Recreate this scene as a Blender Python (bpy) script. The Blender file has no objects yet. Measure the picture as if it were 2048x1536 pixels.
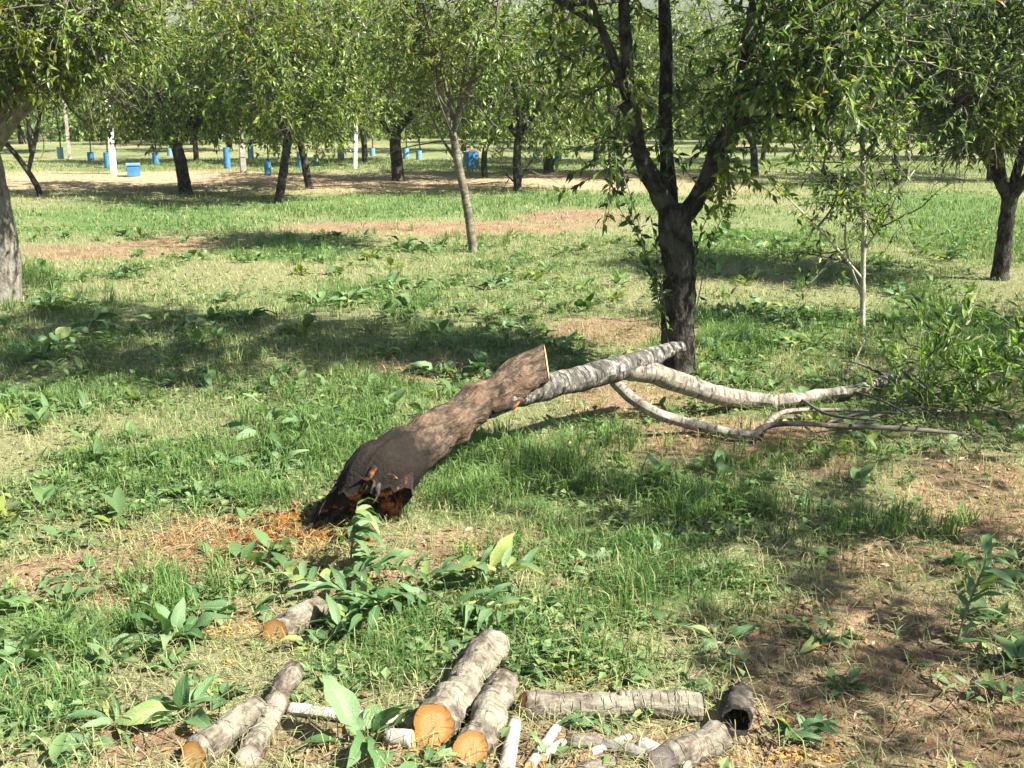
import bpy, math, random
import numpy as np
from mathutils import Vector, Matrix, noise as mnoise

random.seed(7)
scene = bpy.context.scene
C = scene.collection

# ------------------------------------------------------------------ camera
FPX, W, H = 2200.0, 2048.0, 1536.0
CAM_H, PITCH = 1.65, math.atan(568 / 2200.0)
cam = bpy.data.cameras.new('camera')
cam.sensor_width = 36.0
cam.lens = 36.0 * FPX / W
cam.clip_start, cam.clip_end = 0.05, 3000
cam_o = bpy.data.objects.new('camera', cam)
C.objects.link(cam_o)
cam_o.location = (0, 0, CAM_H)
cam_o.rotation_euler = (math.pi / 2 - PITCH, 0, 0)
scene.camera = cam_o

# ------------------------------------------------------------------ light
SUN_EL = math.radians(47)
SUN_AZ = math.radians(112)            # clockwise from +Y: the sun stands to the right
to_sun = Vector((math.sin(SUN_AZ) * math.cos(SUN_EL), math.cos(SUN_AZ) * math.cos(SUN_EL), math.sin(SUN_EL)))
world = bpy.data.worlds.new('World')
scene.world = world
world.use_nodes = True
wn = world.node_tree.nodes
sky = wn.new('ShaderNodeTexSky')
sky.sky_type = 'NISHITA'
sky.sun_disc = False
sky.sun_elevation, sky.sun_rotation = SUN_EL, SUN_AZ
wn['Background'].inputs[1].default_value = 0.05
world.node_tree.links.new(sky.outputs[0], wn['Background'].inputs[0])
sun = bpy.data.lights.new('sun', 'SUN')
sun.energy, sun.angle, sun.color = 5.0, math.radians(0.6), (1.0, 0.96, 0.88)
sun_o = bpy.data.objects.new('sun', sun)
C.objects.link(sun_o)
sun_o.rotation_euler = (-to_sun).to_track_quat('-Z', 'Y').to_euler()
scene.view_settings.view_transform = 'Standard'
scene.view_settings.look = 'None'
scene.view_settings.gamma = 1.0
scene.view_settings.exposure = 1.85
scene.view_settings.use_curve_mapping = False
scene.cycles.max_bounces = 6
scene.cycles.diffuse_bounces = 3
scene.cycles.glossy_bounces = 2
scene.cycles.transmission_bounces = 4

# ------------------------------------------------------------------ numpy noise
def _hash(ix, iy, s):
    n = (ix.astype(np.int64) * 374761393 + iy.astype(np.int64) * 668265263 + s * 1442695041) & 0xffffffff
    n = ((n ^ (n >> 13)) * 1274126177) & 0xffffffff
    return ((n ^ (n >> 16)) & 0xffff) / 65535.0

def vnoise(x, y, s=0):
    x = np.asarray(x, float); y = np.asarray(y, float)
    ix, iy = np.floor(x), np.floor(y)
    fx, fy = x - ix, y - iy
    fx = fx * fx * (3 - 2 * fx); fy = fy * fy * (3 - 2 * fy)
    a, b = _hash(ix, iy, s), _hash(ix + 1, iy, s)
    c, d = _hash(ix, iy + 1, s), _hash(ix + 1, iy + 1, s)
    return (a * (1 - fx) + b * fx) * (1 - fy) + (c * (1 - fx) + d * fx) * fy

def fbm(x, y, s=0, o=4):
    t, a, n = 0, 1, 0
    for k in range(o):
        t = t + a * vnoise(x * 2 ** k, y * 2 ** k, s + k * 17); n += a; a *= .5
    return t / n

def ground_h(x, y):
    x = np.asarray(x, float); y = np.asarray(y, float)
    d = np.sqrt(x * x + y * y)
    near = np.clip(1.3 - d / 25.0, 0.0, 1)
    h = (fbm(x * .55, y * .55, 3, 3) - .5) * .14 + (fbm(x * 4, y * 4, 5, 3) - .5) * .045 * near
    # shallow furrow that crosses behind the fallen trunk
    h = h - .07 * np.exp(-((y - 14.3 + .12 * x) / .35) ** 2) * np.clip((x + 9) / 2, 0, 1) * np.clip((3 - x) / 2, 0, 1)
    return h

# ------------------------------------------------------------------ photo ray -> place in the world
cp, sp = math.cos(PITCH), math.sin(PITCH)
def ray(px, py):
    xn, yn = (px - W / 2) / FPX, -(py - H / 2) / FPX
    return np.array((xn, cp + yn * sp, -sp + yn * cp))
def G(px, py, dz=0.0):
    d = ray(px, py)
    t = -CAM_H / min(d[2], -1e-3)
    for _ in range(6):
        p = d * t
        t = (float(ground_h(p[0], p[1])) + dz - CAM_H) / min(d[2], -1e-3)
    p = d * t
    return np.array((p[0], p[1], CAM_H + p[2]))
def AT(px, py, Y):
    d = ray(px, py)
    t = Y / d[1]
    return np.array((d[0] * t, Y, CAM_H + d[2] * t))
def gz(x, y):
    return float(ground_h(x, y))

# ------------------------------------------------------------------ mesh helpers
def link(o, parent=None):
    C.objects.link(o)
    if parent is not None:
        o.parent = parent
    return o
def tag(o, label, cat, group=None):
    o['label'] = label; o['category'] = cat
    if group: o['group'] = group
    return o
def empty(name, loc):
    o = bpy.data.objects.new(name, None)
    o.location = [float(v) for v in loc]
    o.empty_display_size = .1
    return link(o)
def mesh_np(name, V, faces, uv=None, col=None, mat=None, smooth=False):
    """V (n,3); faces list of int arrays (m,k); uv/col per vertex"""
    me = bpy.data.meshes.new(name)
    V = np.asarray(V, np.float32)
    faces = [np.asarray(f, np.int32) for f in faces if len(f)]
    loops = np.concatenate([f.ravel() for f in faces])
    sizes = np.concatenate([np.full(len(f), f.shape[1], np.int32) for f in faces])
    starts = np.concatenate([[0], np.cumsum(sizes)[:-1]]).astype(np.int32)
    me.vertices.add(len(V)); me.vertices.foreach_set('co', V.ravel())
    me.loops.add(len(loops)); me.loops.foreach_set('vertex_index', loops)
    me.polygons.add(len(sizes)); me.polygons.foreach_set('loop_start', starts)
    if uv is not None:
        l = me.uv_layers.new(name='UVMap')
        l.data.foreach_set('uv', np.asarray(uv, np.float32)[loops].ravel())
    if col is not None:
        a = me.color_attributes.new('Col', 'FLOAT_COLOR', 'POINT')
        c = np.ones((len(V), 4), np.float32); c[:, :3] = col
        a.data.foreach_set('color', c.ravel())
    me.update(calc_edges=True)
    me.polygons.foreach_set('use_smooth', np.full(len(sizes), bool(smooth)))
    if mat is not None: me.materials.append(mat)
    return me
def obj(name, me, parent=None, loc=None, kind=None):
    o = bpy.data.objects.new(name, me)
    if loc is not None: o.location = [float(v) for v in loc]
    if kind: o['kind'] = kind
    return link(o, parent)

def norm(v):
    v = np.asarray(v, float)
    return v / np.maximum(np.linalg.norm(v, axis=-1, keepdims=True), 1e-9)

def spline(pts, rad, step):
    """Catmull-Rom through control points, resampled at about `step` metres"""
    P = np.asarray(pts, float); R = np.asarray(rad, float)
    if len(P) == 2:
        n = max(2, int(np.linalg.norm(P[1] - P[0]) / step) + 1)
        t = np.linspace(0, 1, n)[:, None]
        return P[0] + (P[1] - P[0]) * t, R[0] + (R[1] - R[0]) * t[:, 0]
    Q = np.vstack([2 * P[0] - P[1], P, 2 * P[-1] - P[-2]])
    oP, oR = [], []
    for i in range(len(P) - 1):
        n = max(2, int(np.linalg.norm(P[i + 1] - P[i]) / step) + 1)
        t = np.linspace(0, 1, n, endpoint=(i == len(P) - 2))[:, None]
        a, b, c, d = Q[i], Q[i + 1], Q[i + 2], Q[i + 3]
        oP.append(.5 * ((2 * b) + (-a + c) * t + (2 * a - 5 * b + 4 * c - d) * t ** 2 + (-a + 3 * b - 3 * c + d) * t ** 3))
        oR.append(R[i] + (R[i + 1] - R[i]) * t[:, 0])
    return np.vstack(oP), np.concatenate(oR)

def tube_arrays(P, R, seg, rough=0, freq=6, seed=0, cap=True, ridge=0):
    n = len(P)
    T = norm(np.gradient(P, axis=0))
    up = np.array((0, 0, 1.0)) if abs(T[0][2]) < .9 else np.array((1.0, 0, 0))
    N = norm(np.cross(T[0], up)); Ns = [N]
    for i in range(1, n):
        N = N - T[i] * np.dot(N, T[i]); N = norm(N); Ns.append(N)
    Ns = np.array(Ns); Bs = np.cross(T, Ns)
    ang = np.linspace(0, 2 * math.pi, seg + 1)
    L = np.concatenate([[0], np.cumsum(np.linalg.norm(np.diff(P, axis=0), axis=1))])
    ca, sa = np.cos(ang)[None, :, None], np.sin(ang)[None, :, None]
    D = Ns[:, None, :] * ca + Bs[:, None, :] * sa
    rr = np.repeat(R[:, None], seg + 1, 1).copy()
    if rough:
        for i in range(n):
            for j in range(seg):
                q = P[i] + D[i, j] * R[i]
                v = Vector((q * freq + seed * 7.13).tolist())
                rr[i, j] += rough * (mnoise.fractal(v, 1.0, 2.0, 3))
                if ridge:      # bark plates: ridges that run along the stem, broken across
                    aa = ang[j]; w = Vector((math.cos(aa) * 4.5, math.sin(aa) * 4.5, L[i] * 9 + seed))
                    rr[i, j] += ridge * (1.0 - 2.6 * abs(mnoise.noise(w)) + .6 * mnoise.noise(w * 2.7))
            rr[i, seg] = rr[i, 0]
    V = P[:, None, :] + D * rr[:, :, None]
    rm = float(np.mean(R))
    uv = np.stack([np.repeat((ang * rm)[None], n, 0), np.repeat(L[:, None], seg + 1, 1)], -1)
    idx = np.arange(n * (seg + 1)).reshape(n, seg + 1)
    F = np.stack([idx[:-1, :-1], idx[:-1, 1:], idx[1:, 1:], idx[1:, :-1]], -1).reshape(-1, 4)
    V = V.reshape(-1, 3); uv = uv.reshape(-1, 2)
    faces = [F]
    if cap:
        k = len(V)
        V = np.vstack([V, P[0], P[-1]]); uv = np.vstack([uv, [0, 0], [0, L[-1]]])
        a = np.stack([np.full(seg, k), idx[0, 1:], idx[0, :-1]], -1)
        b = np.stack([np.full(seg, k + 1), idx[-1, :-1], idx[-1, 1:]], -1)
        faces.append(np.vstack([a, b]))
    return V, faces, uv

class Batch:
    def __init__(s): s.V = []; s.F = {}; s.uv = []; s.c = []; s.n = 0
    def add(s, V, faces, uv=None, col=None):
        s.V.append(V); s.uv.append(uv if uv is not None else np.zeros((len(V), 2)))
        if col is not None: s.c.append(np.broadcast_to(np.asarray(col, float), (len(V), 3)))
        for f in faces:
            f = np.asarray(f)
            if len(f): s.F.setdefault(f.shape[1], []).append(f + s.n)
        s.n += len(V)
    def mesh(s, name, mat, smooth=False):
        return mesh_np(name, np.vstack(s.V), [np.vstack(v) for v in s.F.values()], np.vstack(s.uv),
                       np.vstack(s.c) if s.c else None, mat, smooth)

def blades(pos, h, w, lean_dir, bend, col, tipcol=None):
    """grass blades: a quad and a tip triangle each"""
    n = len(pos)
    side = np.stack([-lean_dir[:, 1], lean_dir[:, 0], np.zeros(n)], -1)
    tw = np.random.RandomState(n).uniform(-1, 1, n)[:, None]
    side = norm(side + np.concatenate([lean_dir[:, :2] * tw, np.zeros((n, 1))], 1))
    ld = np.concatenate([lean_dir[:, :2], np.zeros((n, 1))], 1)
    zz = np.array((0, 0, 1.0))
    hh, bb, ww = h[:, None], bend[:, None], w[:, None]
    mid = pos + zz * hh * .6 * np.sqrt(np.maximum(1 - bb * bb * .3, .1)) + ld * hh * bb * .28
    tip = pos + zz * hh * np.maximum(1 - bb * .55, .06) + ld * hh * bb * .95
    V = np.stack([pos - side * ww * .5, pos + side * ww * .5, mid - side * ww * .42, mid + side * ww * .42, tip], 1).reshape(-1, 3)
    i = np.arange(n)[:, None] * 5
    Q = i + np.array([[0, 1, 3, 2]]); T = i + np.array([[2, 3, 4]])
    c = np.repeat(col[:, None, :], 5, 1)
    if tipcol is not None: c[:, 4] = tipcol
    c[:, :2] *= .85
    return V, [Q, T], None, c.reshape(-1, 3)

def leaf_arrays(pos, d, nrm, L, Wd, col, fold=.18, detail=True):
    """narrow leaves: folded along the midrib, a little drooped"""
    d = norm(d); s = norm(np.cross(d, nrm)); u = np.cross(s, d)
    n = len(pos); L = L[:, None]; Wd = Wd[:, None]
    if detail:
        a = pos + d * L * .42 + s * Wd * .5 + u * Wd * fold
        b = pos + d * L * .42 - s * Wd * .5 + u * Wd * fold
        m = pos + d * L * .45
        t = pos + d * L - u * L * .10
        V = np.stack([pos, a, b, t, m], 1).reshape(-1, 3)
        i = np.arange(n)[:, None] * 5
        T = np.concatenate([i + np.array([[0, 1, 4]]), i + np.array([[0, 4, 2]]), i + np.array([[1, 3, 4]]), i + np.array([[4, 3, 2]])])
        return V, [T], None, np.repeat(col, 5, 0)
    a = pos + d * L * .45 + s * Wd * .5
    b = pos + d * L * .45 - s * Wd * .5
    t = pos + d * L - u * L * .12
    V = np.stack([pos, a, t, b], 1).reshape(-1, 3)
    return V, [np.arange(n)[:, None] * 4 + np.array([[0, 1, 2, 3]])], None, np.repeat(col, 4, 0)

# ------------------------------------------------------------------ materials
def new_mat(name):
    m = bpy.data.materials.new(name); m.use_nodes = True
    nt = m.node_tree
    return m, nt, nt.nodes, nt.links, nt.nodes['Principled BSDF']
def N(nt, t, **k):
    n = nt.nodes.new(t)
    for a, b in k.items(): setattr(n, a, b)
    return n
def ramp(nt, stops, interp='LINEAR'):
    r = nt.nodes.new('ShaderNodeValToRGB'); e = r.color_ramp.elements
    r.color_ramp.interpolation = interp
    while len(e) > 1: e.remove(e[-1])
    for i, (p, c) in enumerate(stops):
        q = e[0] if i == 0 else e.new(p)
        q.position = p; q.color = (*c, 1) if len(c) == 3 else c
    return r
def noise_node(nt, vec, scale, detail=4, rough=.55, dist=0):
    n = nt.nodes.new('ShaderNodeTexNoise')
    n.inputs['Scale'].default_value = scale; n.inputs['Detail'].default_value = detail
    n.inputs['Roughness'].default_value = rough; n.inputs['Distortion'].default_value = dist
    if vec is not None: nt.links.new(vec, n.inputs['Vector'])
    return n
def mapping(nt, src, scale=(1, 1, 1)):
    m = nt.nodes.new('ShaderNodeMapping'); m.inputs['Scale'].default_value = scale
    nt.links.new(src, m.inputs['Vector']); return m.outputs[0]
def mixc(nt, fac, a, b, blend='MIX'):
    m = nt.nodes.new('ShaderNodeMix'); m.data_type = 'RGBA'; m.blend_type = blend
    for s, v in ((0, fac), (6, a), (7, b)):
        if isinstance(v, (int, float)): m.inputs[s].default_value = v
        elif isinstance(v, tuple): m.inputs[s].default_value = (*v, 1)
        else: nt.links.new(v, m.inputs[s])
    return m.outputs[2]
def math_n(nt, op, a, b=None):
    m = nt.nodes.new('ShaderNodeMath'); m.operation = op
    for i, v in enumerate((a, b)):
        if v is None: continue
        if isinstance(v, (int, float)): m.inputs[i].default_value = v
        else: nt.links.new(v, m.inputs[i])
    return m.outputs[0]
def bump(nt, h, dist, strength=1.0, bsdf=None):
    b = nt.nodes.new('ShaderNodeBump'); b.inputs['Strength'].default_value = strength; b.inputs['Distance'].default_value = dist
    nt.links.new(h, b.inputs['Height'])
    if bsdf is not None: nt.links.new(b.outputs[0], bsdf.inputs['Normal'])
    return b

def leaf_mat(name, rough=.45, trans=.35, spec=.35):
    m, nt, nd, lk, bs = new_mat(name)
    at = N(nt, 'ShaderNodeVertexColor'); at.layer_name = 'Col'
    tc = N(nt, 'ShaderNodeTexCoord')
    nz = noise_node(nt, tc.outputs['Object'], 18, 2)
    c = mixc(nt, .35, at.outputs[0], mixc(nt, nz.outputs[0], (.25, .25, .25), (1.5, 1.5, 1.5)), 'MULTIPLY')
    lk.new(c, bs.inputs['Base Color'])
    bs.inputs['Roughness'].default_value = rough
    bs.inputs['Specular IOR Level'].default_value = spec
    tr = N(nt, 'ShaderNodeBsdfTranslucent')
    tcx = mixc(nt, 1.0, c, (1.25, 1.3, .55), 'MULTIPLY')
    lk.new(tcx, tr.inputs[0])
    mx = N(nt, 'ShaderNodeMixShader'); mx.inputs[0].default_value = trans
    lk.new(bs.outputs[0], mx.inputs[1]); lk.new(tr.outputs[0], mx.inputs[2])
    lk.new(mx.outputs[0], nd['Material Output'].inputs[0])
    return m
M_LEAF = leaf_mat('tree_leaf', .40, .47, .45)
M_GRASS = leaf_mat('grass_blade', .6, .35, .2)
M_STRAW = leaf_mat('dry_straw', .8, .2, .1)

def weed_mat():
    m, nt, nd, lk, bs = new_mat('weed_leaf')
    tc = N(nt, 'ShaderNodeTexCoord'); oi = N(nt, 'ShaderNodeObjectInfo')
    uv = N(nt, 'ShaderNodeUVMap')
    sx = N(nt, 'ShaderNodeSeparateXYZ'); lk.new(uv.outputs[0], sx.inputs[0])
    base = ramp(nt, [(0, (.055, .125, .038)), (.4, (.105, .20, .075)), (.8, (.20, .30, .145)), (1, (.28, .32, .08))])
    lk.new(oi.outputs['Random'], base.inputs[0])
    # midrib and side veins
    rib = math_n(nt, 'LESS_THAN', math_n(nt, 'ABSOLUTE', math_n(nt, 'SUBTRACT', sx.outputs[0], .5)), .022)
    ar = math_n(nt, 'ABSOLUTE', math_n(nt, 'SUBTRACT', sx.outputs[0], .5))
    vn = math_n(nt, 'FRACT', math_n(nt, 'MULTIPLY', math_n(nt, 'SUBTRACT', sx.outputs[1], math_n(nt, 'MULTIPLY', ar, .55)), 7.0))
    vein = math_n(nt, 'LESS_THAN', vn, .1)
    fac = math_n(nt, 'MAXIMUM', math_n(nt, 'MULTIPLY', rib, .75), math_n(nt, 'MULTIPLY', vein, .3))
    nz = noise_node(nt, tc.outputs['Object'], 30, 4)
    c0 = mixc(nt, .5, base.outputs[0], mixc(nt, nz.outputs[0], (.3, .3, .3), (1.5, 1.5, 1.4)), 'MULTIPLY')
    sp = noise_node(nt, uv.outputs[0], 5, 3, .6); spr = ramp(nt, [(.66, (0, 0, 0)), (.72, (1, 1, 1))]); lk.new(sp.outputs[0], spr.inputs[0])
    c0 = mixc(nt, math_n(nt, 'MULTIPLY', spr.outputs[0], .7), c0, (.26, .21, .07))
    c = mixc(nt, fac, c0, (.24, .30, .14))
    lk.new(c, bs.inputs['Base Color']); bs.inputs['Roughness'].default_value = .5
    bs.inputs['Specular IOR Level'].default_value = .35
    bump(nt, math_n(nt, 'ADD', nz.outputs[0], math_n(nt, 'MULTIPLY', vein, -.6)), .003, .6, bs)
    tr = N(nt, 'ShaderNodeBsdfTranslucent'); lk.new(mixc(nt, 1.0, c, (1.2, 1.3, .5), 'MULTIPLY'), tr.inputs[0])
    mx = N(nt, 'ShaderNodeMixShader'); mx.inputs[0].default_value = .28
    lk.new(bs.outputs[0], mx.inputs[1]); lk.new(tr.outputs[0], mx.inputs[2])
    lk.new(mx.outputs[0], nd['Material Output'].inputs[0])
    return m
M_WEED = weed_mat()

def bark_mat(name, dark, mid, light, crack=(9, 2.2), crack_depth=.02, patch=None, lent=None, rough=.9, dark_len=None):
    """bark on tube UVs in metres; crack = noise scale around / along; lent = lenticel band strength"""
    m, nt, nd, lk, bs = new_mat(name)
    uv = N(nt, 'ShaderNodeUVMap'); tc = N(nt, 'ShaderNodeTexCoord')
    n1 = noise_node(nt, mapping(nt, uv.outputs[0], (crack[0], crack[1], 1)), 6, 6, .65, .4)
    n2 = noise_node(nt, tc.outputs['Object'], 7, 5, .6)
    n3 = noise_node(nt, tc.outputs['Object'], 60, 4, .6)
    r = ramp(nt, [(.34, dark), (.5, mid), (.66, light)])
    mixf = math_n(nt, 'ADD', math_n(nt, 'MULTIPLY', n1.outputs[0], .7), math_n(nt, 'MULTIPLY', n3.outputs[0], .3))
    lk.new(mixf, r.inputs[0])
    c = r.outputs[0]
    if patch:
        pr = ramp(nt, [(.48, (0, 0, 0)), (.6, (1, 1, 1))]); lk.new(n2.outputs[0], pr.inputs[0])
        c = mixc(nt, pr.outputs[0], c, mixc(nt, .5, c, patch))
    hgt = mixf
    if lent:
        n4 = noise_node(nt, mapping(nt, uv.outputs[0], (11, 45, 1)), 1.0, 3, .6)
        lr = ramp(nt, [(.56, (0, 0, 0)), (.64, (1, 1, 1))]); lk.new(n4.outputs[0], lr.inputs[0])
        c = mixc(nt, math_n(nt, 'MULTIPLY', lr.outputs[0], lent), c, dark)
        n5 = noise_node(nt, mapping(nt, uv.outputs[0], (5, 11, 1)), 1.0, 4, .6)
        l2 = ramp(nt, [(.50, (0, 0, 0)), (.58, (1, 1, 1))]); lk.new(n5.outputs[0], l2.inputs[0])
        c = mixc(nt, math_n(nt, 'MULTIPLY', l2.outputs[0], lent * .8), c, tuple(v * .55 for v in mid))
        hgt = math_n(nt, 'ADD', mixf, math_n(nt, 'MULTIPLY', lr.outputs[0], .4))
    if dark_len:  # bark turns nearly black towards the start of the tube, with a noisy edge
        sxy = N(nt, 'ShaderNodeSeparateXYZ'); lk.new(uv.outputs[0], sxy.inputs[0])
        dr_ = ramp(nt, [(dark_len * .72, (1, 1, 1)), (dark_len, (0, 0, 0))])
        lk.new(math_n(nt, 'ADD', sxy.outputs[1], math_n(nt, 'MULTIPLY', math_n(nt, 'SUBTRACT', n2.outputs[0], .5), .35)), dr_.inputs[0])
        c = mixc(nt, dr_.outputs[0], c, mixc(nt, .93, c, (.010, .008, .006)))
    lk.new(c, bs.inputs['Base Color']); bs.inputs['Roughness'].default_value = rough
    bs.inputs['Specular IOR Level'].default_value = .2
    bump(nt, hgt, crack_depth, 1.0, bs)
    return m
M_BARK = bark_mat('dark_bark', (.005, .004, .003), (.018, .014, .011), (.12, .10, .08), (6, 2.2), .035, (.10, .10, .075))
M_BARKG = bark_mat('grey_bark', (.05, .042, .034), (.17, .145, .115), (.34, .30, .25), (5, 2.0), .02, (.22, .22, .18))
M_PALE = bark_mat('pale_smooth_bark', (.035, .03, .024), (.22, .19, .15), (.40, .36, .30), (2.5, 3), .008, (.30, .27, .19), lent=.85, rough=.7)
M_MOTT = bark_mat('mottled_bark', (.012, .011, .010), (.11, .10, .082), (.44, .41, .36), (2.2, 5), .012, (.05, .046, .04), lent=1.0, rough=.8)
M_BRANCH = bark_mat('branch_bark', (.03, .024, .018), (.10, .08, .06), (.24, .20, .155), (5, 2), .006, (.18, .18, .14))
M_SAPL = bark_mat('sapling_bark', (.05, .042, .03), (.14, .118, .085), (.25, .22, .165), (3, 3), .004, (.24, .23, .15), lent=.9)
M_SAPP = bark_mat('pale_sapling_bark', (.16, .14, .10), (.38, .35, .27), (.55, .52, .42), (3, 3), .003, (.36, .36, .26), lent=.3)
M_WHITE = bark_mat('peeled_white_bark', (.14, .12, .095), (.38, .35, .30), (.52, .49, .44), (2.5, 3), .004, (.5, .46, .38), lent=.4, rough=.6)
M_FALLEN = bark_mat('fallen_trunk_bark', (.018, .012, .008), (.08, .056, .038), (.21, .155, .105), (7, 2.4), .03, (.19, .11, .065), dark_len=.44)  # brown bark, much darker near the root end
M_LOGB = bark_mat('firewood_bark', (.022, .018, .013), (.12, .098, .072), (.29, .25, .19), (7, 2.2), .016, (.32, .30, .22), lent=.07)
M_LOGD = bark_mat('dark_log_bark', (.012, .010, .008), (.05, .042, .034), (.15, .13, .105), (4, 2), .012)  # darker bark tone for the hollow stub and most torn roots
M_SHOOT = bark_mat('green_shoot', (.06, .07, .03), (.14, .16, .07), (.24, .25, .13), (3, 3), .002)

def cut_mat(name, outer, inner, core):
    m, nt, nd, lk, bs = new_mat(name)
    uv = N(nt, 'ShaderNodeUVMap')
    nz = noise_node(nt, uv.outputs[0], 3.0, 4)
    sub = N(nt, 'ShaderNodeVectorMath', operation='LENGTH'); lk.new(uv.outputs[0], sub.inputs[0])
    rad = math_n(nt, 'ADD', sub.outputs['Value'], math_n(nt, 'MULTIPLY', math_n(nt, 'SUBTRACT', nz.outputs[0], .5), .25))
    r = ramp(nt, [(0, core), (.12, inner), (.55, inner), (.72, outer), (.93, tuple(v * .8 for v in outer)), (.97, (.06, .04, .025))])
    lk.new(rad, r.inputs[0])
    ring = math_n(nt, 'SINE', math_n(nt, 'MULTIPLY', rad, 60.0))
    c = mixc(nt, math_n(nt, 'MULTIPLY', math_n(nt, 'ADD', ring, 1.0), .14), r.outputs[0], tuple(v * .45 for v in outer))
    gr_ = N(nt, 'ShaderNodeTexGradient'); gr_.gradient_type = 'RADIAL'; lk.new(uv.outputs[0], gr_.inputs[0])
    cv = N(nt, 'ShaderNodeCombineXYZ'); lk.new(gr_.outputs['Fac'], cv.inputs[0]); lk.new(math_n(nt, 'MULTIPLY', rad, .06), cv.inputs[1])
    ck = noise_node(nt, cv.outputs[0], 26, 2, .5); ckr = ramp(nt, [(.60, (0, 0, 0)), (.66, (1, 1, 1))]); lk.new(ck.outputs[0], ckr.inputs[0])
    c = mixc(nt, math_n(nt, 'MULTIPLY', ckr.outputs[0], .6), c, tuple(v * .3 for v in outer))
    saw = noise_node(nt, mapping(nt, uv.outputs[0], (2, 26, 1)), 2.0, 4)
    c = mixc(nt, .35, c, mixc(nt, saw.outputs[0], (.4, .4, .4), (1.4, 1.4, 1.4)), 'MULTIPLY')
    lk.new(c, bs.inputs['Base Color']); bs.inputs['Roughness'].default_value = .75
    bump(nt, saw.outputs[0], .004, .6, bs)
    return m
M_CUT = cut_mat('orange_cut_wood', (.46, .20, .035), (.48, .30, .11), (.30, .16, .06))
M_CUTG = cut_mat('weathered_cut_wood', (.36, .28, .23), (.46, .38, .33), (.24, .18, .15))
M_CUTP = cut_mat('fresh_pale_cut_wood', (.66, .40, .14), (.66, .48, .24), (.5, .3, .12))

def rot_mat():
    m, nt, nd, lk, bs = new_mat('rotten_wood')
    tc = N(nt, 'ShaderNodeTexCoord')
    n = noise_node(nt, tc.outputs['Object'], 9, 6, .65, .5)
    r = ramp(nt, [(.36, (.008, .005, .003)), (.49, (.022, .010, .006)), (.56, (.26, .080, .014)), (.68, (.60, .23, .045))])
    lk.new(n.outputs[0], r.inputs[0]); lk.new(r.outputs[0], bs.inputs['Base Color'])
    n2 = noise_node(nt, tc.outputs['Object'], 45, 5, .7)
    bs.inputs['Roughness'].default_value = .95
    bump(nt, n2.outputs[0], .02, 1, bs)
    return m
M_ROT = rot_mat()

def plain(name, ca, cb, scale=8, rough=.7, bd=.004, spec=.3):
    m, nt, nd, lk, bs = new_mat(name)
    tc = N(nt, 'ShaderNodeTexCoord'); n = noise_node(nt, tc.outputs['Object'], scale, 5, .6)
    r = ramp(nt, [(.3, ca), (.7, cb)]); lk.new(n.outputs[0], r.inputs[0])
    lk.new(r.outputs[0], bs.inputs['Base Color']); bs.inputs['Roughness'].default_value = rough
    bs.inputs['Specular IOR Level'].default_value = spec
    bump(nt, n.outputs[0], bd, .5, bs)
    return m
M_CONC = plain('concrete', (.55, .55, .51), (.75, .75, .70), 12, .9, .006)
M_BLUE = plain('blue_plastic', (.035, .13, .28), (.07, .23, .42), 5, .5, .002)
M_BLUE2 = plain('pale_blue_plastic', (.10, .23, .33), (.18, .34, .43), 5, .5, .002)
M_CRUMB = plain('orange_rot', (.05, .018, .006), (.27, .105, .026), 30, .95, .01, .05)
M_STONE = plain('stone', (.2, .18, .15), (.4, .36, .3), 10, .9, .01)

# ------------------------------------------------------------------ ground cover layout (in metres on the ground)
def ell(px, py, rx, ry):
    c = G(px, py); a = G(px, py - ry); b = G(px, py + ry)
    d = math.hypot(c[1], CAM_H)
    return (c[0], c[1], max(rx * d / FPX, .05), max((a[1] - b[1]) / 2, .05))
GREEN = [ell(*e) for e in [(300, 440, 340, 34), (760, 410, 380, 26), (1150, 395, 260, 22), (1900, 420, 260, 60), (1950, 480, 220, 40),
         (320, 960, 300, 80), (700, 880, 190, 80), (620, 830, 130, 50), (1060, 1000, 230, 90), (930, 940, 120, 60), (1390, 1010, 160, 70),
         (1560, 640, 230, 55), (1450, 690, 90, 50), (1880, 640, 170, 60), (1990, 700, 120, 60), (760, 590, 200, 35), (600, 500, 160, 26),
         (120, 700, 130, 40), (400, 660, 130, 40), (150, 780, 220, 50), (1180, 1090, 260, 60), (1000, 1230, 330, 70), (350, 1240, 170, 60),
         (60, 1240, 110, 90), (1350, 1180, 200, 60), (1500, 1230, 200, 50), (80, 1420, 160, 70), (750, 1330, 150, 60), (1200, 1330, 200, 40),
         (1500, 480, 200, 40), (850, 770, 130, 40), (1730, 820, 160, 60)]]
DIRT = [ell(*e) for e in [(470, 1080, 190, 45), (330, 1110, 110, 40), (1960, 990, 170, 110), (1720, 1260, 330, 110), (1900, 1420, 260, 120), (1600, 1400, 200, 90),
        (900, 455, 340, 16), (1160, 432, 140, 14), (150, 505, 150, 18), (330, 492, 150, 14), (1230, 660, 160, 26), (850, 735, 130, 26), 
        (230, 1170, 170, 40), (1480, 880, 260, 50), (1250, 800, 140, 40), (1820, 1120, 220, 60), (1650, 930, 120, 40), (480, 1240, 90, 40),
        (720, 1160, 140, 40), (960, 1090, 160, 40), (1500, 1500, 240, 60), (1050, 1500, 180, 60), (700, 1490, 240, 50), (300, 1470, 120, 60), 
        (120, 1140, 120, 40), ]]
def field(E, x, y, s):
    v = np.zeros_like(x)
    w = (fbm(x * 1.7, y * 1.7, s, 4) - .5) * 1.6
    for cx, cy, rx, ry in E:
        q = ((x - cx) / rx) ** 2 + ((y - cy) / ry) ** 2
        v = np.maximum(v, np.clip(1.35 - q + w, 0, 1))
    return v
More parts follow.
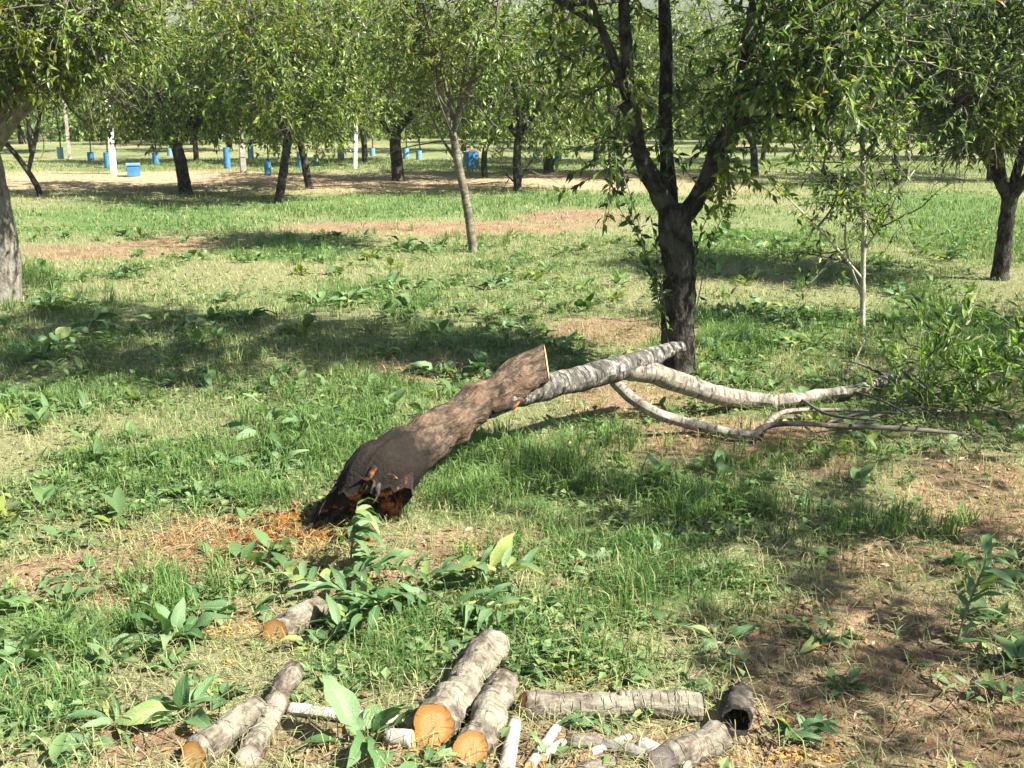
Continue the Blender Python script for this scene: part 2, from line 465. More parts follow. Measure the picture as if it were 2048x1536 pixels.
def cover(x, y):
    """green 0..1, bare soil 0..1, path 0..1"""
    x = np.asarray(x, float); y = np.asarray(y, float)
    n = fbm(x * .8, y * .8, 21, 4)
    g = np.clip((n - .37) * 2.6, 0, 1) * .66
    g = np.maximum(g, field(GREEN, x, y, 31))
    far = np.clip((y - 13) / 4, 0, 1)
    g = np.maximum(g, far * np.clip((n - .25) * 3, 0, 1) * np.clip((19.5 - y) / 3, 0, 1))
    dsoil = field(DIRT, x, y, 41)
    wob = (fbm(x * .3, y * .3, 51, 3) - .5) * 3.5
    path = np.clip(1.6 - np.abs(y - 23.2 + wob * .6 + .06 * x) / 1.9, 0, 1) * np.clip((6 - x) / 4, 0, 1)
    path = np.maximum(path, np.clip((y - 27) / 6, 0, 1) * np.clip((n - .5) * 4, 0, 1) * .6)
    g = np.maximum(g, np.clip((y - 25.5) / 2, 0, 1) * np.clip((n - .2) * 3, 0, 1) * .8)
    g = g * (1 - np.clip(path * 1.2, 0, 1)) * (1 - .75 * dsoil)
    return g, dsoil, path

# ------------------------------------------------------------------ ground
def axis_lines(lo, hi, step, far):
    a = list(np.arange(lo, hi, step)); s = step
    x = hi
    while x < far: a.append(x); s *= 1.16; x += s
    x = lo; s = step; b = []
    while True:
        s *= 1.16; x -= s
        if x < -far if far else True: break
        b.append(x)
    return np.array(b[::-1] + a + [far])
gx = axis_lines(-8, 8, .08, 330)
gy = np.concatenate([np.linspace(-60, 1.4, 30), np.arange(1.5, 13, .065)])
s, y = .065, 13.0
yl = []
while y < 260: yl.append(y); s *= 1.045; y += s
gy = np.concatenate([gy, yl])
X, Y = np.meshgrid(gx, gy)
g, dsl, pth = cover(X.ravel(), Y.ravel())
V = np.stack([X.ravel(), Y.ravel(), ground_h(X.ravel(), Y.ravel())], -1)
nx, ny = len(gx), len(gy)
idx = np.arange(nx * ny).reshape(ny, nx)
F = np.stack([idx[:-1, :-1], idx[:-1, 1:], idx[1:, 1:], idx[1:, :-1]], -1).reshape(-1, 4)
def ground_mat():
    m, nt, nd, lk, bs = new_mat('orchard_ground')
    at = N(nt, 'ShaderNodeVertexColor'); at.layer_name = 'Col'
    sp_ = N(nt, 'ShaderNodeSeparateColor'); lk.new(at.outputs[0], sp_.inputs[0])
    tc = N(nt, 'ShaderNodeTexCoord'); P = tc.outputs['Object']
    n1 = noise_node(nt, P, 3.2, 8, .65); n2 = noise_node(nt, P, 38, 6, .7); n3 = noise_node(nt, P, 150, 3, .6)
    nf = noise_node(nt, mapping(nt, P, (18, 60, 20)), 2.0, 5, .7, .8)
    straw = ramp(nt, [(.3, (.085, .085, .04)), (.48, (.22, .215, .105)), (.62, (.34, .33, .175)), (.75, (.45, .43, .26))])
    lk.new(math_n(nt, 'ADD', math_n(nt, 'MULTIPLY', n2.outputs[0], .5), math_n(nt, 'MULTIPLY', nf.outputs[0], .5)), straw.inputs[0])
    soil = ramp(nt, [(.3, (.09, .055, .033)), (.5, (.26, .17, .10)), (.68, (.42, .31, .20))])
    lk.new(math_n(nt, 'ADD', math_n(nt, 'MULTIPLY', n1.outputs[0], .4), math_n(nt, 'MULTIPLY', n2.outputs[0], .6)), soil.inputs[0])
    green = ramp(nt, [(.32, (.035, .06, .02)), (.5, (.09, .165, .042)), (.68, (.18, .275, .09))])
    lk.new(math_n(nt, 'ADD', math_n(nt, 'MULTIPLY', n2.outputs[0], .6), math_n(nt, 'MULTIPLY', n1.outputs[0], .4)), green.inputs[0])
    pathc = ramp(nt, [(.3, (.30, .21, .12)), (.55, (.42, .31, .19)), (.75, (.50, .39, .26))]); lk.new(n1.outputs[0], pathc.inputs[0])
    c = mixc(nt, math_n(nt, 'MULTIPLY', sp_.outputs[0], .85), straw.outputs[0], green.outputs[0])
    c = mixc(nt, sp_.outputs[1], c, soil.outputs[0])
    c = mixc(nt, sp_.outputs[2], c, pathc.outputs[0])
    lk.new(c, bs.inputs['Base Color']); bs.inputs['Roughness'].default_value = .95
    bs.inputs['Specular IOR Level'].default_value = .1
    bump(nt, math_n(nt, 'ADD', n2.outputs[0], math_n(nt, 'MULTIPLY', n3.outputs[0], .4)), .03, .9, bs)
    return m
ground = obj('ground', mesh_np('ground', V, [F], None, np.stack([g, dsl, pth], -1), ground_mat(), True), kind='structure')

# hills behind the orchard
def hills():
    xs = np.linspace(-320, 320, 160); ys = np.linspace(100, 235, 60)
    X, Y = np.meshgrid(xs, ys)
    t = np.clip((Y - 104) / 120, 0, 1)
    Z = (t ** 1.1) * (26 + 14 * fbm(X * .015, X * 0 + 3, 61, 3)) + (fbm(X * .05, Y * .05, 71, 5) - .5) * 8 * np.clip(t * 4, 0, 1) - .8
    V = np.stack([X.ravel(), Y.ravel(), Z.ravel()], -1)
    i = np.arange(len(V)).reshape(X.shape)
    F = np.stack([i[:-1, :-1], i[:-1, 1:], i[1:, 1:], i[1:, :-1]], -1).reshape(-1, 4)
    m, nt, nd, lk, bs = new_mat('dry_hillside')
    tc = N(nt, 'ShaderNodeTexCoord')
    n1 = noise_node(nt, tc.outputs['Object'], .12, 8, .65); n2 = noise_node(nt, tc.outputs['Object'], .8, 6, .7)
    r = ramp(nt, [(.35, (.05, .075, .03)), (.47, (.11, .13, .07)), (.6, (.19, .185, .13)), (.75, (.26, .24, .19))])
    lk.new(math_n(nt, 'ADD', math_n(nt, 'MULTIPLY', n1.outputs[0], .45), math_n(nt, 'MULTIPLY', n2.outputs[0], .55)), r.inputs[0])
    lk.new(r.outputs[0], bs.inputs['Base Color']); bs.inputs['Roughness'].default_value = 1
    bump(nt, n2.outputs[0], 1.5, .8, bs)
    obj('hills', mesh_np('hills', V, [F], None, None, m, True), kind='structure')
hills()

# ------------------------------------------------------------------ trees
def palette(rng, n, kind):
    base = {'near': [(.026, .060, .012), (.075, .140, .026), (.150, .225, .050), (.27, .33, .12)],
            'mid': [(.034, .075, .014), (.130, .215, .034), (.245, .33, .060), (.36, .42, .12)],
            'lime': [(.09, .135, .016), (.15, .195, .022), (.21, .24, .03), (.28, .28, .045)],
            'far': [(.060, .11, .034), (.150, .235, .065), (.24, .32, .095), (.32, .38, .13)]}[kind]
    base = np.array(base)
    k = rng.choice(len(base), n, p=[.3, .35, .23, .12])
    c = base[k] * rng.uniform(.8, 1.2, (n, 1))
    c = c * np.array([1, 1, 1]) * (1 + rng.uniform(-.08, .08, (n, 3)))
    return c

def walk(rng, p, d, L, n, jit, grav):
    P = [np.array(p, float)]; d = norm(np.array(d, float)); s = L / n
    for _ in range(n):
        d = norm(d + rng.normal(0, jit, 3) + np.array((0, 0, grav)))
        P.append(P[-1] + d * s)
    return np.array(P)

def grow(rng, limbs, centre, sec_step, sec_len, shoot_step, shoot_len, leaf_gap, leaf_len, kind, detail, zmin, zmax,
         start=.3, droop=-.10, lime=0.0, wood_seg=5, extra_shoots=None, ratio=.35, fill=()):
    """side branches, shoots and leaves on the limbs; returns (branch batch, leaf batch)"""
    bw, lf = Batch(), Batch()
    shoots = list(extra_shoots or [])
    for P, R in limbs:
        Ld = np.concatenate([[0], np.cumsum(np.linalg.norm(np.diff(P, axis=0), axis=1))])
        s = Ld[-1] * start
        while s < Ld[-1]:
            i = min(int(np.searchsorted(Ld, s)), len(P) - 1)
            p = P[i]
            out = p - centre; out[2] = 0
            tang = norm(P[min(i + 1, len(P) - 1)] - P[max(i - 1, 0)])
            d = norm(norm(out) * .5 + rng.normal(0, .75, 3) + tang * .35 + np.array((0, 0, .12)))
            L = rng.uniform(.65, 1.2) * sec_len * (1 - .35 * s / Ld[-1])
            q = walk(rng, p, d, L, 6, .16, droop * .35)
            if p[2] < zmax + .4:
                r0 = min(R[i] * .5, .02) + .003
                v, f, u = tube_arrays(q, np.linspace(r0, .004, len(q)), wood_seg, cap=False); bw.add(v, f, u)
                t = .15 * L
                while t < L:
                    a = t / L * 6; k = min(int(a), 5); pp = q[k] + (q[k + 1] - q[k]) * (a - k)
                    dd = norm(norm(q[k + 1] - q[k]) * .6 + rng.normal(0, .6, 3))
                    shoots.append(walk(rng, pp, dd, rng.uniform(.5, 1.2) * shoot_len, 5, .12, droop))
                    t += shoot_step * rng.uniform(.6, 1.4)
                shoots.append(walk(rng, q[-1], q[-1] - q[-2], shoot_len, 5, .12, droop))
            s += sec_step * rng.uniform(.6, 1.4)
        shoots.append(walk(rng, P[-1], P[-1] - P[-2], shoot_len, 5, .1, 0))
    allP = np.vstack([P[len(P) // 5:] for P, R in limbs])
    for cx, cy, cz, rx, ry, rz, nf in fill:
        for _ in range(nf):
            u = norm(rng.normal(0, 1, 3)) * rng.uniform(.25, 1) ** .5
            t = np.array((cx, cy, cz)) + u * (rx, ry, rz)
            if t[2] < zmin or t[2] > zmax + .2: continue
            dd = np.linalg.norm(allP - t, axis=1) + rng.uniform(0, .5, len(allP))
            a = allP[np.argmin(dd)]
            if np.linalg.norm(a - t) > 1.9: continue
            m = (a + t) / 2 + np.array((0, 0, .16 * np.linalg.norm(t - a))) + rng.normal(0, .05, 3)
            k = np.linspace(0, 1, 6)[:, None]
            q = a * (1 - k) ** 2 + 2 * m * k * (1 - k) + t * k ** 2
            qq = q if detail else q[[0, 2, 3, 5]]
            v, f, uu = tube_arrays(qq, np.linspace(.011, .004, len(qq)), wood_seg if detail else 3, cap=False); bw.add(v, f, uu)
            for k in (2, 3, 4, 4, 5, 5):
                shoots.append(walk(rng, q[k], norm(q[k] - q[k - 1]) * .5 + rng.normal(0, .65, 3), rng.uniform(.55, 1.2) * shoot_len, 5, .12, droop))
    pos, dr = [], []
    for q in shoots:
        if q[:, 2].max() < zmin or q[:, 2].min() > zmax: continue
        qq = q[[0, 2, 3, 5]] if detail and len(q) == 6 else (q if detail else q[[0, 2, 5]])
        v, f, u = tube_arrays(qq, np.linspace(.0042, .0016, len(qq)), 3, cap=False); bw.add(v, f, u)
        L = np.linalg.norm(np.diff(q, axis=0), axis=1).sum()
        n = max(4, int(L / leaf_gap)); a = np.sort(rng.uniform(.08, 1, n)) * (len(q) - 1.001)
        k = a.astype(int); p = q[k] + (q[k + 1] - q[k]) * (a - k)[:, None]
        pos.append(p); dr.append(q[k + 1] - q[k])
    pos = np.vstack(pos); dr = norm(np.vstack(dr))
    ok = (pos[:, 2] > zmin + .9 * (fbm(pos[:, 0] * 1.3 + 5, pos[:, 1] * 1.3, 13, 3) - .42) + rng.normal(0, .06, len(pos))) & (pos[:, 2] < zmax); pos, dr = pos[ok], dr[ok]
    n = len(pos)
    d = norm(dr * .55 + rng.normal(0, .55, (n, 3)) + np.array((0, 0, droop * 3)))
    nr = norm(rng.normal(0, .6, (n, 3)) + np.array((0, 0, .9)))
    L = leaf_len * rng.uniform(.6, 1.2, n)
    col = palette(rng, n, kind)
    if lime > 0:
        msk = fbm(pos[:, 0] * 1.4 + 9, pos[:, 2] * 1.4 + pos[:, 1], 77, 2) + rng.uniform(-.08, .08, n) > 1 - lime
        col[msk] = palette(rng, n, 'lime')[msk]
    brown = rng.uniform(0, 1, n) < .006
    col[brown] = (.33, .16, .05)
    lf.add(*leaf_arrays(pos, d, nr, L, L * ratio * rng.uniform(.8, 1.2, n), col, detail=detail))
    return bw, lf

def build_tree(name, label, cat, base, trunk, limbs, bark, leaf_args, group=None, seed=1, seg=14, rough=.012, twig_mat=None, limb_mat=None, stubs=()):
    """trunk / limbs: lists of (points, radii) in world metres"""
    rng = np.random.RandomState(seed)
    root = empty(name, base); tag(root, label, cat, group)
    o = np.array(base, float)
    P, R = spline(*trunk, .05)
    fl = np.clip(1 - np.linspace(0, np.linalg.norm(P[-1] - P[0]), len(P)) / .22, 0, 1)
    R = R * (1 + .32 * fl ** 2)
    v, f, u = tube_arrays(P, R, seg, rough, 9, seed, ridge=.009 if seg > 30 else 0)
    obj('trunk', mesh_np('trunk', v - o, f, u, None, bark, True), root)
    L = []
    for pts, rad in limbs:
        P, R = spline(pts, rad, .08); L.append((P, R))
        v, f, u = tube_arrays(P, R, min(20, max(6, seg - 4)), rough * .7, 11, seed + 3)
        obj('limb', mesh_np('limb', v - o, f, u, None, limb_mat or bark, True), root)
    for pts, rad in stubs:
        P, R = spline(pts, rad, .03)
        v, f, u = tube_arrays(P, R, 10, .006, 12, seed, cap=True)
        st = obj('cut_stub', mesh_np('cut_stub', v - o, f, u, None, bark, True), root)
        disc(st, P[-1] - o, P[-1] - P[-2], R[-1] * .98, M_CUTP)
    bw, lf = grow(rng, L, np.array((o[0], o[1], 0)), **leaf_args)
    b = obj('branches', bw.mesh('branches', twig_mat or M_BRANCH, True), root, kind='stuff'); b.location = tuple(-o)
    c = obj('crown', lf.mesh('crown', M_LEAF), root, kind='stuff'); c.location = tuple(-o)
    return root

def disc(parent, p, nrm, r, mat, name='cut_face', off=.0025, seg=24, dome=.004, irregular=.06, seed=1):
    nrm = norm(np.array(nrm, float)); up = np.array((0, 0, 1.0)) if abs(nrm[2]) < .9 else np.array((1.0, 0, 0))
    a = norm(np.cross(nrm, up)); b = np.cross(nrm, a)
    rng = np.random.RandomState(seed)
    V, uv = [p + nrm * (off + dome)], [(0, 0)]
    F = []
    for k, fr in enumerate((.5, 1.0)):
        for j in range(seg):
            t = 2 * math.pi * j / seg
            rr = r * fr * (1 + irregular * fr * math.sin(3 * t + seed) * .5 + irregular * .4 * math.sin(5 * t + 2 * seed))
            V.append(p + a * rr * math.cos(t) + b * rr * math.sin(t) + nrm * (off + dome * (1 - fr)))
            uv.append((fr * math.cos(t), fr * math.sin(t)))
    for j in range(seg):
        k = (j + 1) % seg
        F.append((0, 1 + j, 1 + k))
    Q = [(1 + j, 1 + seg + j, 1 + seg + (j + 1) % seg, 1 + (j + 1) % seg) for j in range(seg)]
    return obj(name, mesh_np(name, np.array(V), [np.array(F), np.array(Q)], np.array(uv), None, mat, False), parent)

def generic_limbs(rng, top, n, spread, height, r):
    out = []
    a0 = rng.uniform(0, 6.28)
    for i in range(n):
        a = a0 + 2 * math.pi * i / n + rng.uniform(-.35, .35)
        d = np.array((math.cos(a), math.sin(a), 0))
        h = height * rng.uniform(.8, 1.1); s = spread * rng.uniform(.7, 1.15)
        p0 = np.array(top) - np.array((0, 0, .05))
        pts = [p0, p0 + d * s * .35 + np.array((0, 0, h * .28)), p0 + d * s * .7 + np.array((0, 0, h * .62)) + rng.normal(0, .08, 3), p0 + d * s + np.array((0, 0, h)) + rng.normal(0, .1, 3)]
        out.append((pts, [r * .75, r * .55, r * .38, r * .14]))
    return out

NEAR = dict(sec_step=.16, sec_len=1.0, shoot_step=.10, shoot_len=.42, leaf_gap=.021, leaf_len=.068, kind='near', detail=True, zmin=.15, zmax=4.6)
MID = dict(sec_step=.17, sec_len=1.15, shoot_step=.12, shoot_len=.45, leaf_gap=.030, leaf_len=.10, kind='mid', detail=False, zmin=.5, zmax=4.3)

# --- the dark tree that stands behind the fallen trunk
b0 = G(1360, 752); Y0 = b0[1]
A = lambda px, py, dy=0: AT(px, py, Y0 + dy)
main_trunk = ([b0 - (0, 0, .08), A(1356, 700), A(1355, 620), A(1360, 540), A(1350, 470), A(1352, 408)], [.105, .098, .09, .092, .096, .094])
main_limbs = [
    ([A(1345, 440), A(1312, 375), A(1278, 300), A(1264, 220), A(1240, 150), A(1214, 85), A(1180, 0), A(1130, -140, .2), A(1080, -330, .3)],
     [.062, .057, .05, .046, .03, .027, .025, .02, .01]),
    ([A(1264, 225), A(1256, 160), A(1252, 80), A(1248, 0), A(1262, -150, -.2), A(1240, -380, -.5)], [.042, .038, .035, .032, .022, .01]),
    ([A(1360, 440), A(1402, 385), A(1428, 320), A(1452, 262), A(1476, 180), A(1498, 70), A(1520, -50), A(1560, -300, -.2)], [.058, .052, .046, .042, .038, .034, .028, .01]),
    ([A(1345, 430, .05), A(1335, 340, .16), A(1331, 220, .22), A(1333, 110, .25), A(1329, 0, .3), A(1335, -160, .4), A(1350, -380, .6)], [.05, .044, .04, .04, .036, .028, .01]),
    ([A(1470, 200), A(1550, 150, -.1), A(1630, 110, -.25), A(1700, 60, -.4), A(1790, -20, -.5)], [.03, .024, .02, .015, .006]),
    ([A(1458, 250), A(1530, 235, -.1), A(1600, 240, -.2), A(1670, 290, -.3)], [.022, .018, .012, .006]),
    ([A(1500, 60), A(1580, -10, .3), A(1660, -70, .6), A(1760, -120, .9)], [.028, .022, .016, .006]),
    ([A(1200, 50), A(1120, 0, .3), A(1020, -60, .6), A(900, -150, .9), A(760, -230, 1.1)], [.026, .022, .018, .012, .006]),
    ([A(1190, 20), A(1090, -80, -.3), A(970, -190, -.6), A(820, -330, -.9)], [.024, .02, .016, .006]),
    ([A(1250, -20), A(1180, -150, .5), A(1080, -300, .9), A(960, -420, 1.2)], [.022, .02, .015, .006]),
]
rngm = np.random.RandomState(5)
suck = []
for pts in [[(1338, 690), (1305, 560), (1262, 430), (1225, 330)], [(1332, 640), (1290, 500), (1270, 420), (1230, 300)], [(1392, 620), (1418, 500), (1452, 420), (1490, 360)],
            [(1340, 700), (1322, 560), (1310, 480), (1300, 430)], [(1385, 560), (1400, 470), (1440, 380), (1455, 330)], [(1330, 600), (1275, 470), (1240, 420), (1205, 300)]]:
    c = [A(x, y, rngm.uniform(-.15, .1)) for x, y in pts]
    suck.append(spline(c, [.006] * len(c), .1)[0])
build_tree('almond_tree', 'dark rough-barked forked tree standing right behind the fallen trunk', 'tree', b0, main_trunk, main_limbs, M_BARK,
           dict(NEAR, start=.62, sec_step=.24, sec_len=.6, extra_shoots=suck, zmax=4.4, lime=.28, droop=-.09, leaf_len=.072,
                fill=[tuple(A(1600, 90, -.1)) + (.38, .6, .46, 56), tuple(A(1450, 330, -.05)) + (.10, .2, .18, 5), tuple(A(1225, 290, -.05)) + (.12, .15, .16, 3), tuple(A(1310, 300, .15)) + (.08, .1, .15, 2), tuple(A(1400, 180, .15)) + (.1, .1, .2, 2), tuple(A(1190, 150, .1)) + (.2, .2, .2, 4), (b0[0] - .65, Y0 - .35, 3.45, 2.3, 1.3, .85, 230), tuple(A(1180, 40, .3)) + (.35, .5, .3, 6)]), seed=11, seg=44, rough=.014,
           stubs=[([A(1264, 232, -.01), A(1252, 218, -.02), A(1243, 206, -.025)], [.034, .03, .028])])

# --- other standing trees: trunk pixels, radius, crown
def pix_tree(name, label, pix, r, seed, bark=M_BARK, nl=4, spread=1.5, height=2.7, args=MID, limbs=None, group=None, over=None, seg=12, limb_mat=None, cat='tree', nf=175, fill=None):
    base = G(*pix[0]); Yb = base[1]
    pts = [base - np.array((0, 0, .08))] + [AT(x, y, Yb) for x, y in pix[1:]]
    rad = list(np.linspace(r * 1.12, r * .92, len(pts)))
    rng = np.random.RandomState(seed)
    L = generic_limbs(rng, pts[-1], nl, spread, height, r)
    for lp, lr in (limbs or []):
        L.append(([AT(x, y, Yb + dy) for x, y, dy in lp], lr))
    a = dict(args, **(over or {}))
    t_ = pts[-1]
    if nf: a['fill'] = [(t_[0], t_[1], a['zmin'] + 1.35, spread * 1.12, spread * 1.12, 1.5, nf)]
    if fill: a['fill'] = [tuple(AT(x, y, Yb + dy)) + (rx, ry, rz, n) for x, y, dy, rx, ry, rz, n in fill]
    return build_tree(name, label, cat, base, (pts, rad), L, bark, a, group, seed, seg, .012 if r > .06 else .004, limb_mat=limb_mat)

OG = 'trees of the orchard'
pix_tree('almond_tree', 'grey-barked tree cut off by the left edge of the picture', [(6, 600), (8, 520), (-4, 440), (-22, 350), (-36, 270)], .125, 21, M_BARKG, 3, 1.5, 2.6,
         NEAR, [([(-20, 300, 0), (20, 245, -.2), (75, 185, -.3), (115, 120, -.3), (125, 20, -.3), (150, -120, -.2)], [.075, .06, .05, .04, .03, .012]),
                ([(-40, 240, .2), (20, 170, .1), (85, 110, 0), (130, 70, -.1), (200, 90, -.2)], [.06, .05, .04, .022, .008]),
                ([(115, 120, -.3), (170, 70, -.4), (230, 10, -.5), (290, -60, -.5)], [.03, .024, .018, .006])], OG, dict(lime=.40, zmin=1.62, kind='mid', sec_len=.9), limb_mat=M_BARKG, fill=[(70, 60, -.2, 1.0, 1.0, .75, 150), (-120, -100, 0, 1.8, 1.8, 1.2, 120)])
pix_tree('young_tree', 'slim pale-stemmed young tree leaning left behind the fallen trunk', [(948, 505), (940, 450), (930, 390), (915, 320), (905, 260)], .046, 23, M_SAPL, 2, .6, 2.0,
         NEAR, [([(905, 270, 0), (918, 215, 0), (928, 150, 0), (945, 70, 0), (950, -40, 0)], [.034, .027, .02, .015, .006]),
                ([(918, 330, 0), (880, 270, .1), (850, 200, .2)], [.02, .015, .005]),
                ([(906, 250, 0), (890, 160, .1), (862, 60, .2), (850, -60, .3)], [.028, .023, .018, .008])], OG, dict(lime=.35, zmin=1.5, kind='mid'), seg=12, limb_mat=M_SAPL, fill=[(900, 60, .1, .75, .7, .8, 60)])
pix_tree('almond_tree', 'dark two-stemmed tree near the right edge of the picture', [(2000, 558), (2006, 500), (2014, 440), (2020, 390)], .072, 25, M_BARK, 2, 1.4, 2.6,
         NEAR, [([(2015, 400, 0), (2000, 330, 0), (1992, 240, 0), (1994, 140, 0), (2000, 20, 0), (2010, -120, 0)], [.052, .046, .04, .036, .03, .015]),
                ([(2022, 395, 0), (2040, 320, 0), (2070, 230, 0), (2100, 100, .1)], [.05, .044, .036, .02]),
                ([(1998, 320, 0), (1985, 290, -.1), (1960, 240, -.3), (1900, 200, -.5)], [.03, .024, .018, .006]),
                ([(1992, 200, 0), (1950, 140, .1), (1890, 80, .2), (1820, 20, .3)], [.03, .024, .018, .006])], OG, dict(zmin=1.1, lime=.2), fill=[(1920, 90, 0, 1.0, .9, .75, 130), (1945, 260, -.2, .36, .5, .3, 40), (2060, 100, .2, 1.0, 1.2, .9, 90)])
sap = pix_tree('young_tree', 'thin pale upright sapling among weeds right of the dark tree', [(1726, 662), (1726, 560), (1728, 450), (1726, 340), (1724, 235)], .019, 27, M_SAPP, 2, .35, .9,
         NEAR, [([(1727, 600, 0), (1705, 545, .05), (1690, 480, .05), (1696, 400, .1), (1680, 300, .1)], [.012, .011, .010, .008, .004]),
                ([(1727, 330, 0), (1760, 275, -.1), (1800, 240, -.2), (1830, 220, -.2)], [.012, .01, .008, .004]),
                ([(1728, 500, 0), (1770, 440, -.1), (1800, 380, -.2), (1830, 340, -.2)], [.01, .008, .006, .003]),
                ([(1727, 560, 0), (1650, 470, -.1), (1600, 420, -.2), (1560, 380, -.2)], [.01, .008, .006, .003]),
                ([(1726, 420, 0), (1650, 350, .1), (1600, 300, .2)], [.01, .008, .003])], OG,
         dict(sec_step=.20, sec_len=.42, shoot_step=.13, shoot_len=.25, leaf_gap=.026, zmin=.2, zmax=3.2, kind='mid', start=.2), seg=8, limb_mat=M_SAPP, fill=[(1720, 330, 0, .42, .35, .5, 22)])
pix_tree('thin_tree', 'thin crooked twin-stemmed tree at the pale path, far left', [(84, 392), (70, 365), (40, 320), (10, 285)], .05, 29, M_BARK, 2, 1.0, 2.0, MID,
         [([(56, 345, 0), (66, 300, 0), (78, 240, 0), (84, 180, 0)], [.04, .04, .035, .02])], OG, dict(zmin=1.35, lime=.3), seg=8, nf=110)
pix_tree('almond_tree', 'dark leaning tree with lime-green drooping leaves right of the concrete post', [(372, 388), (366, 350), (358, 310), (350, 285)], .11, 31, M_BARK, 4, 1.9, 2.5, MID,
         [([(350, 290, 0), (320, 262, 0), (280, 235, 0), (240, 190, 0), (215, 110, 0)], [.075, .065, .05, .035, .015]),
          ([(352, 290, 0), (385, 255, 0), (430, 200, 0), (460, 100, 0)], [.07, .055, .04, .015])], OG, dict(lime=.46, zmin=.85, droop=-.16, leaf_gap=.022))
pix_tree('almond_tree', 'slanting olive-grey trunk tree nearest in the back row', [(556, 405), (566, 350), (574, 290), (576, 265)], .07, 33, M_BARK, 4, 1.5, 2.2, MID,
         None, OG, dict(lime=.42, zmin=.95, leaf_gap=.026))
pix_tree('almond_tree', 'thin dark left-leaning trunk tree just right of the slanting olive-grey one', [(620, 378), (612, 340), (604, 300), (590, 260)], .068, 35, M_BARK, 3, 1.5, 2.4, MID, None, OG, dict(zmin=.6, lime=.3))
pix_tree('almond_tree', 'dark Y-forked tree in the middle of the back row by the path', [(797, 362), (793, 320), (790, 280), (790, 262)], .12, 37, M_BARK, 3, 1.7, 2.4, MID,
         [([(790, 270, 0), (765, 250, 0), (735, 232, 0), (700, 180, 0)], [.08, .065, .05, .025]), ([(790, 270, 0), (810, 245, 0), (840, 215, 0), (870, 150, 0)], [.08, .065, .05, .025])],
         OG, dict(zmin=.8))
pix_tree('almond_tree', 'thin tree with dark leaning limb between pale sapling and forked tree', [(970, 356), (968, 320), (975, 285), (1000, 250)], .06, 39, M_BARK, 3, 1.6, 2.4, MID,
         [([(975, 290, 0), (1010, 235, 0), (1050, 180, 0), (1090, 110, 0)], [.05, .06, .05, .02])], OG, dict(zmin=.75))
pix_tree('almond_tree', 'dark upright tree with low sprouting suckers left of the dark forked tree', [(1036, 382), (1034, 340), (1034, 300), (1038, 270)], .075, 41, M_BARK, 4, 1.7, 2.4, MID,
         [([(1036, 370, 0), (1010, 345, 0), (1000, 310, 0)], [.015, .012, .005]), ([(1036, 375, 0), (1050, 340, 0), (1065, 320, 0)], [.012, .01, .005])], OG, dict(zmin=.6))
pix_tree('almond_tree', 'short dark tree furthest back before the main tree', [(1098, 345), (1096, 310), (1094, 280), (1096, 262)], .11, 43, M_BARK, 4, 1.9, 2.6, MID, None, OG, dict(zmin=.7))
pix_tree('almond_tree', 'leafy tree seen between the limbs of the dark forked tree', [(1240, 352), (1238, 310), (1236, 270)], .07, 45, M_BARK, 4, 2.0, 2.8, MID, None, OG, dict(zmin=.6, lime=.3))
pix_tree('almond_tree', 'bright green tree behind the right-hand limb of the dark forked tree', [(1510, 352), (1508, 315), (1506, 285)], .08, 47, M_BARK, 4, 2.0, 2.6, MID, None, OG, dict(zmin=.75, lime=.2))
pix_tree('almond_tree', 'leaf-hung tree behind the thin upright sapling', [(1795, 372), (1793, 330), (1790, 300)], .07, 49, M_BARK, 4, 1.6, 2.4, MID, None, OG, dict(zmin=1.1, lime=.3))
pix_tree('almond_tree', 'small dark-leaved tree left of the two-stemmed tree at the right edge', [(1985, 362), (1984, 330), (1985, 300)], .10, 51, M_BARK, 4, 1.7, 2.5, MID, None, OG, dict(zmin=.8, kind='near', leaf_gap=.026))
pix_tree('almond_tree', 'tree at the pale path beyond the left-edge trunk', [(-60, 372), (-62, 330), (-64, 290)], .11, 53, M_BARK, 4, 2.0, 2.7, MID, None, OG, dict(zmin=1.15, lime=.35))
# tree just outside the right of the picture: its crown shades the near right corner
def shade_tree(x, y, seed, label, spread=1.7, height=2.6, z0=1.0, r=.12, n=95):
    b = np.array((x, y, gz(x, y)))
    rng = np.random.RandomState(seed)
    top = b + np.array((.05, .03, z0))
    L = generic_limbs(rng, top, 5, spread, height, r)
    build_tree('almond_tree', label, 'tree', b, ([b - np.array((0, 0, .08)), b + np.array((.03, 0, z0 * .5)), top], [r * 1.1, r, r * .95]), L, M_BARK,
               dict(MID, sec_step=.2, zmin=1.2, zmax=4.2, kind='near', leaf_gap=.036, fill=[(x, y, 2.6, spread * 1.25, spread * 1.25, 1.2, n)]), OG, seed, 12)
shade_tree(4.6, 3.0, 61, 'tree just outside the right edge shading the near corner')
shade_tree(6.7, 6.4, 63, 'tree outside the right edge in the second row')

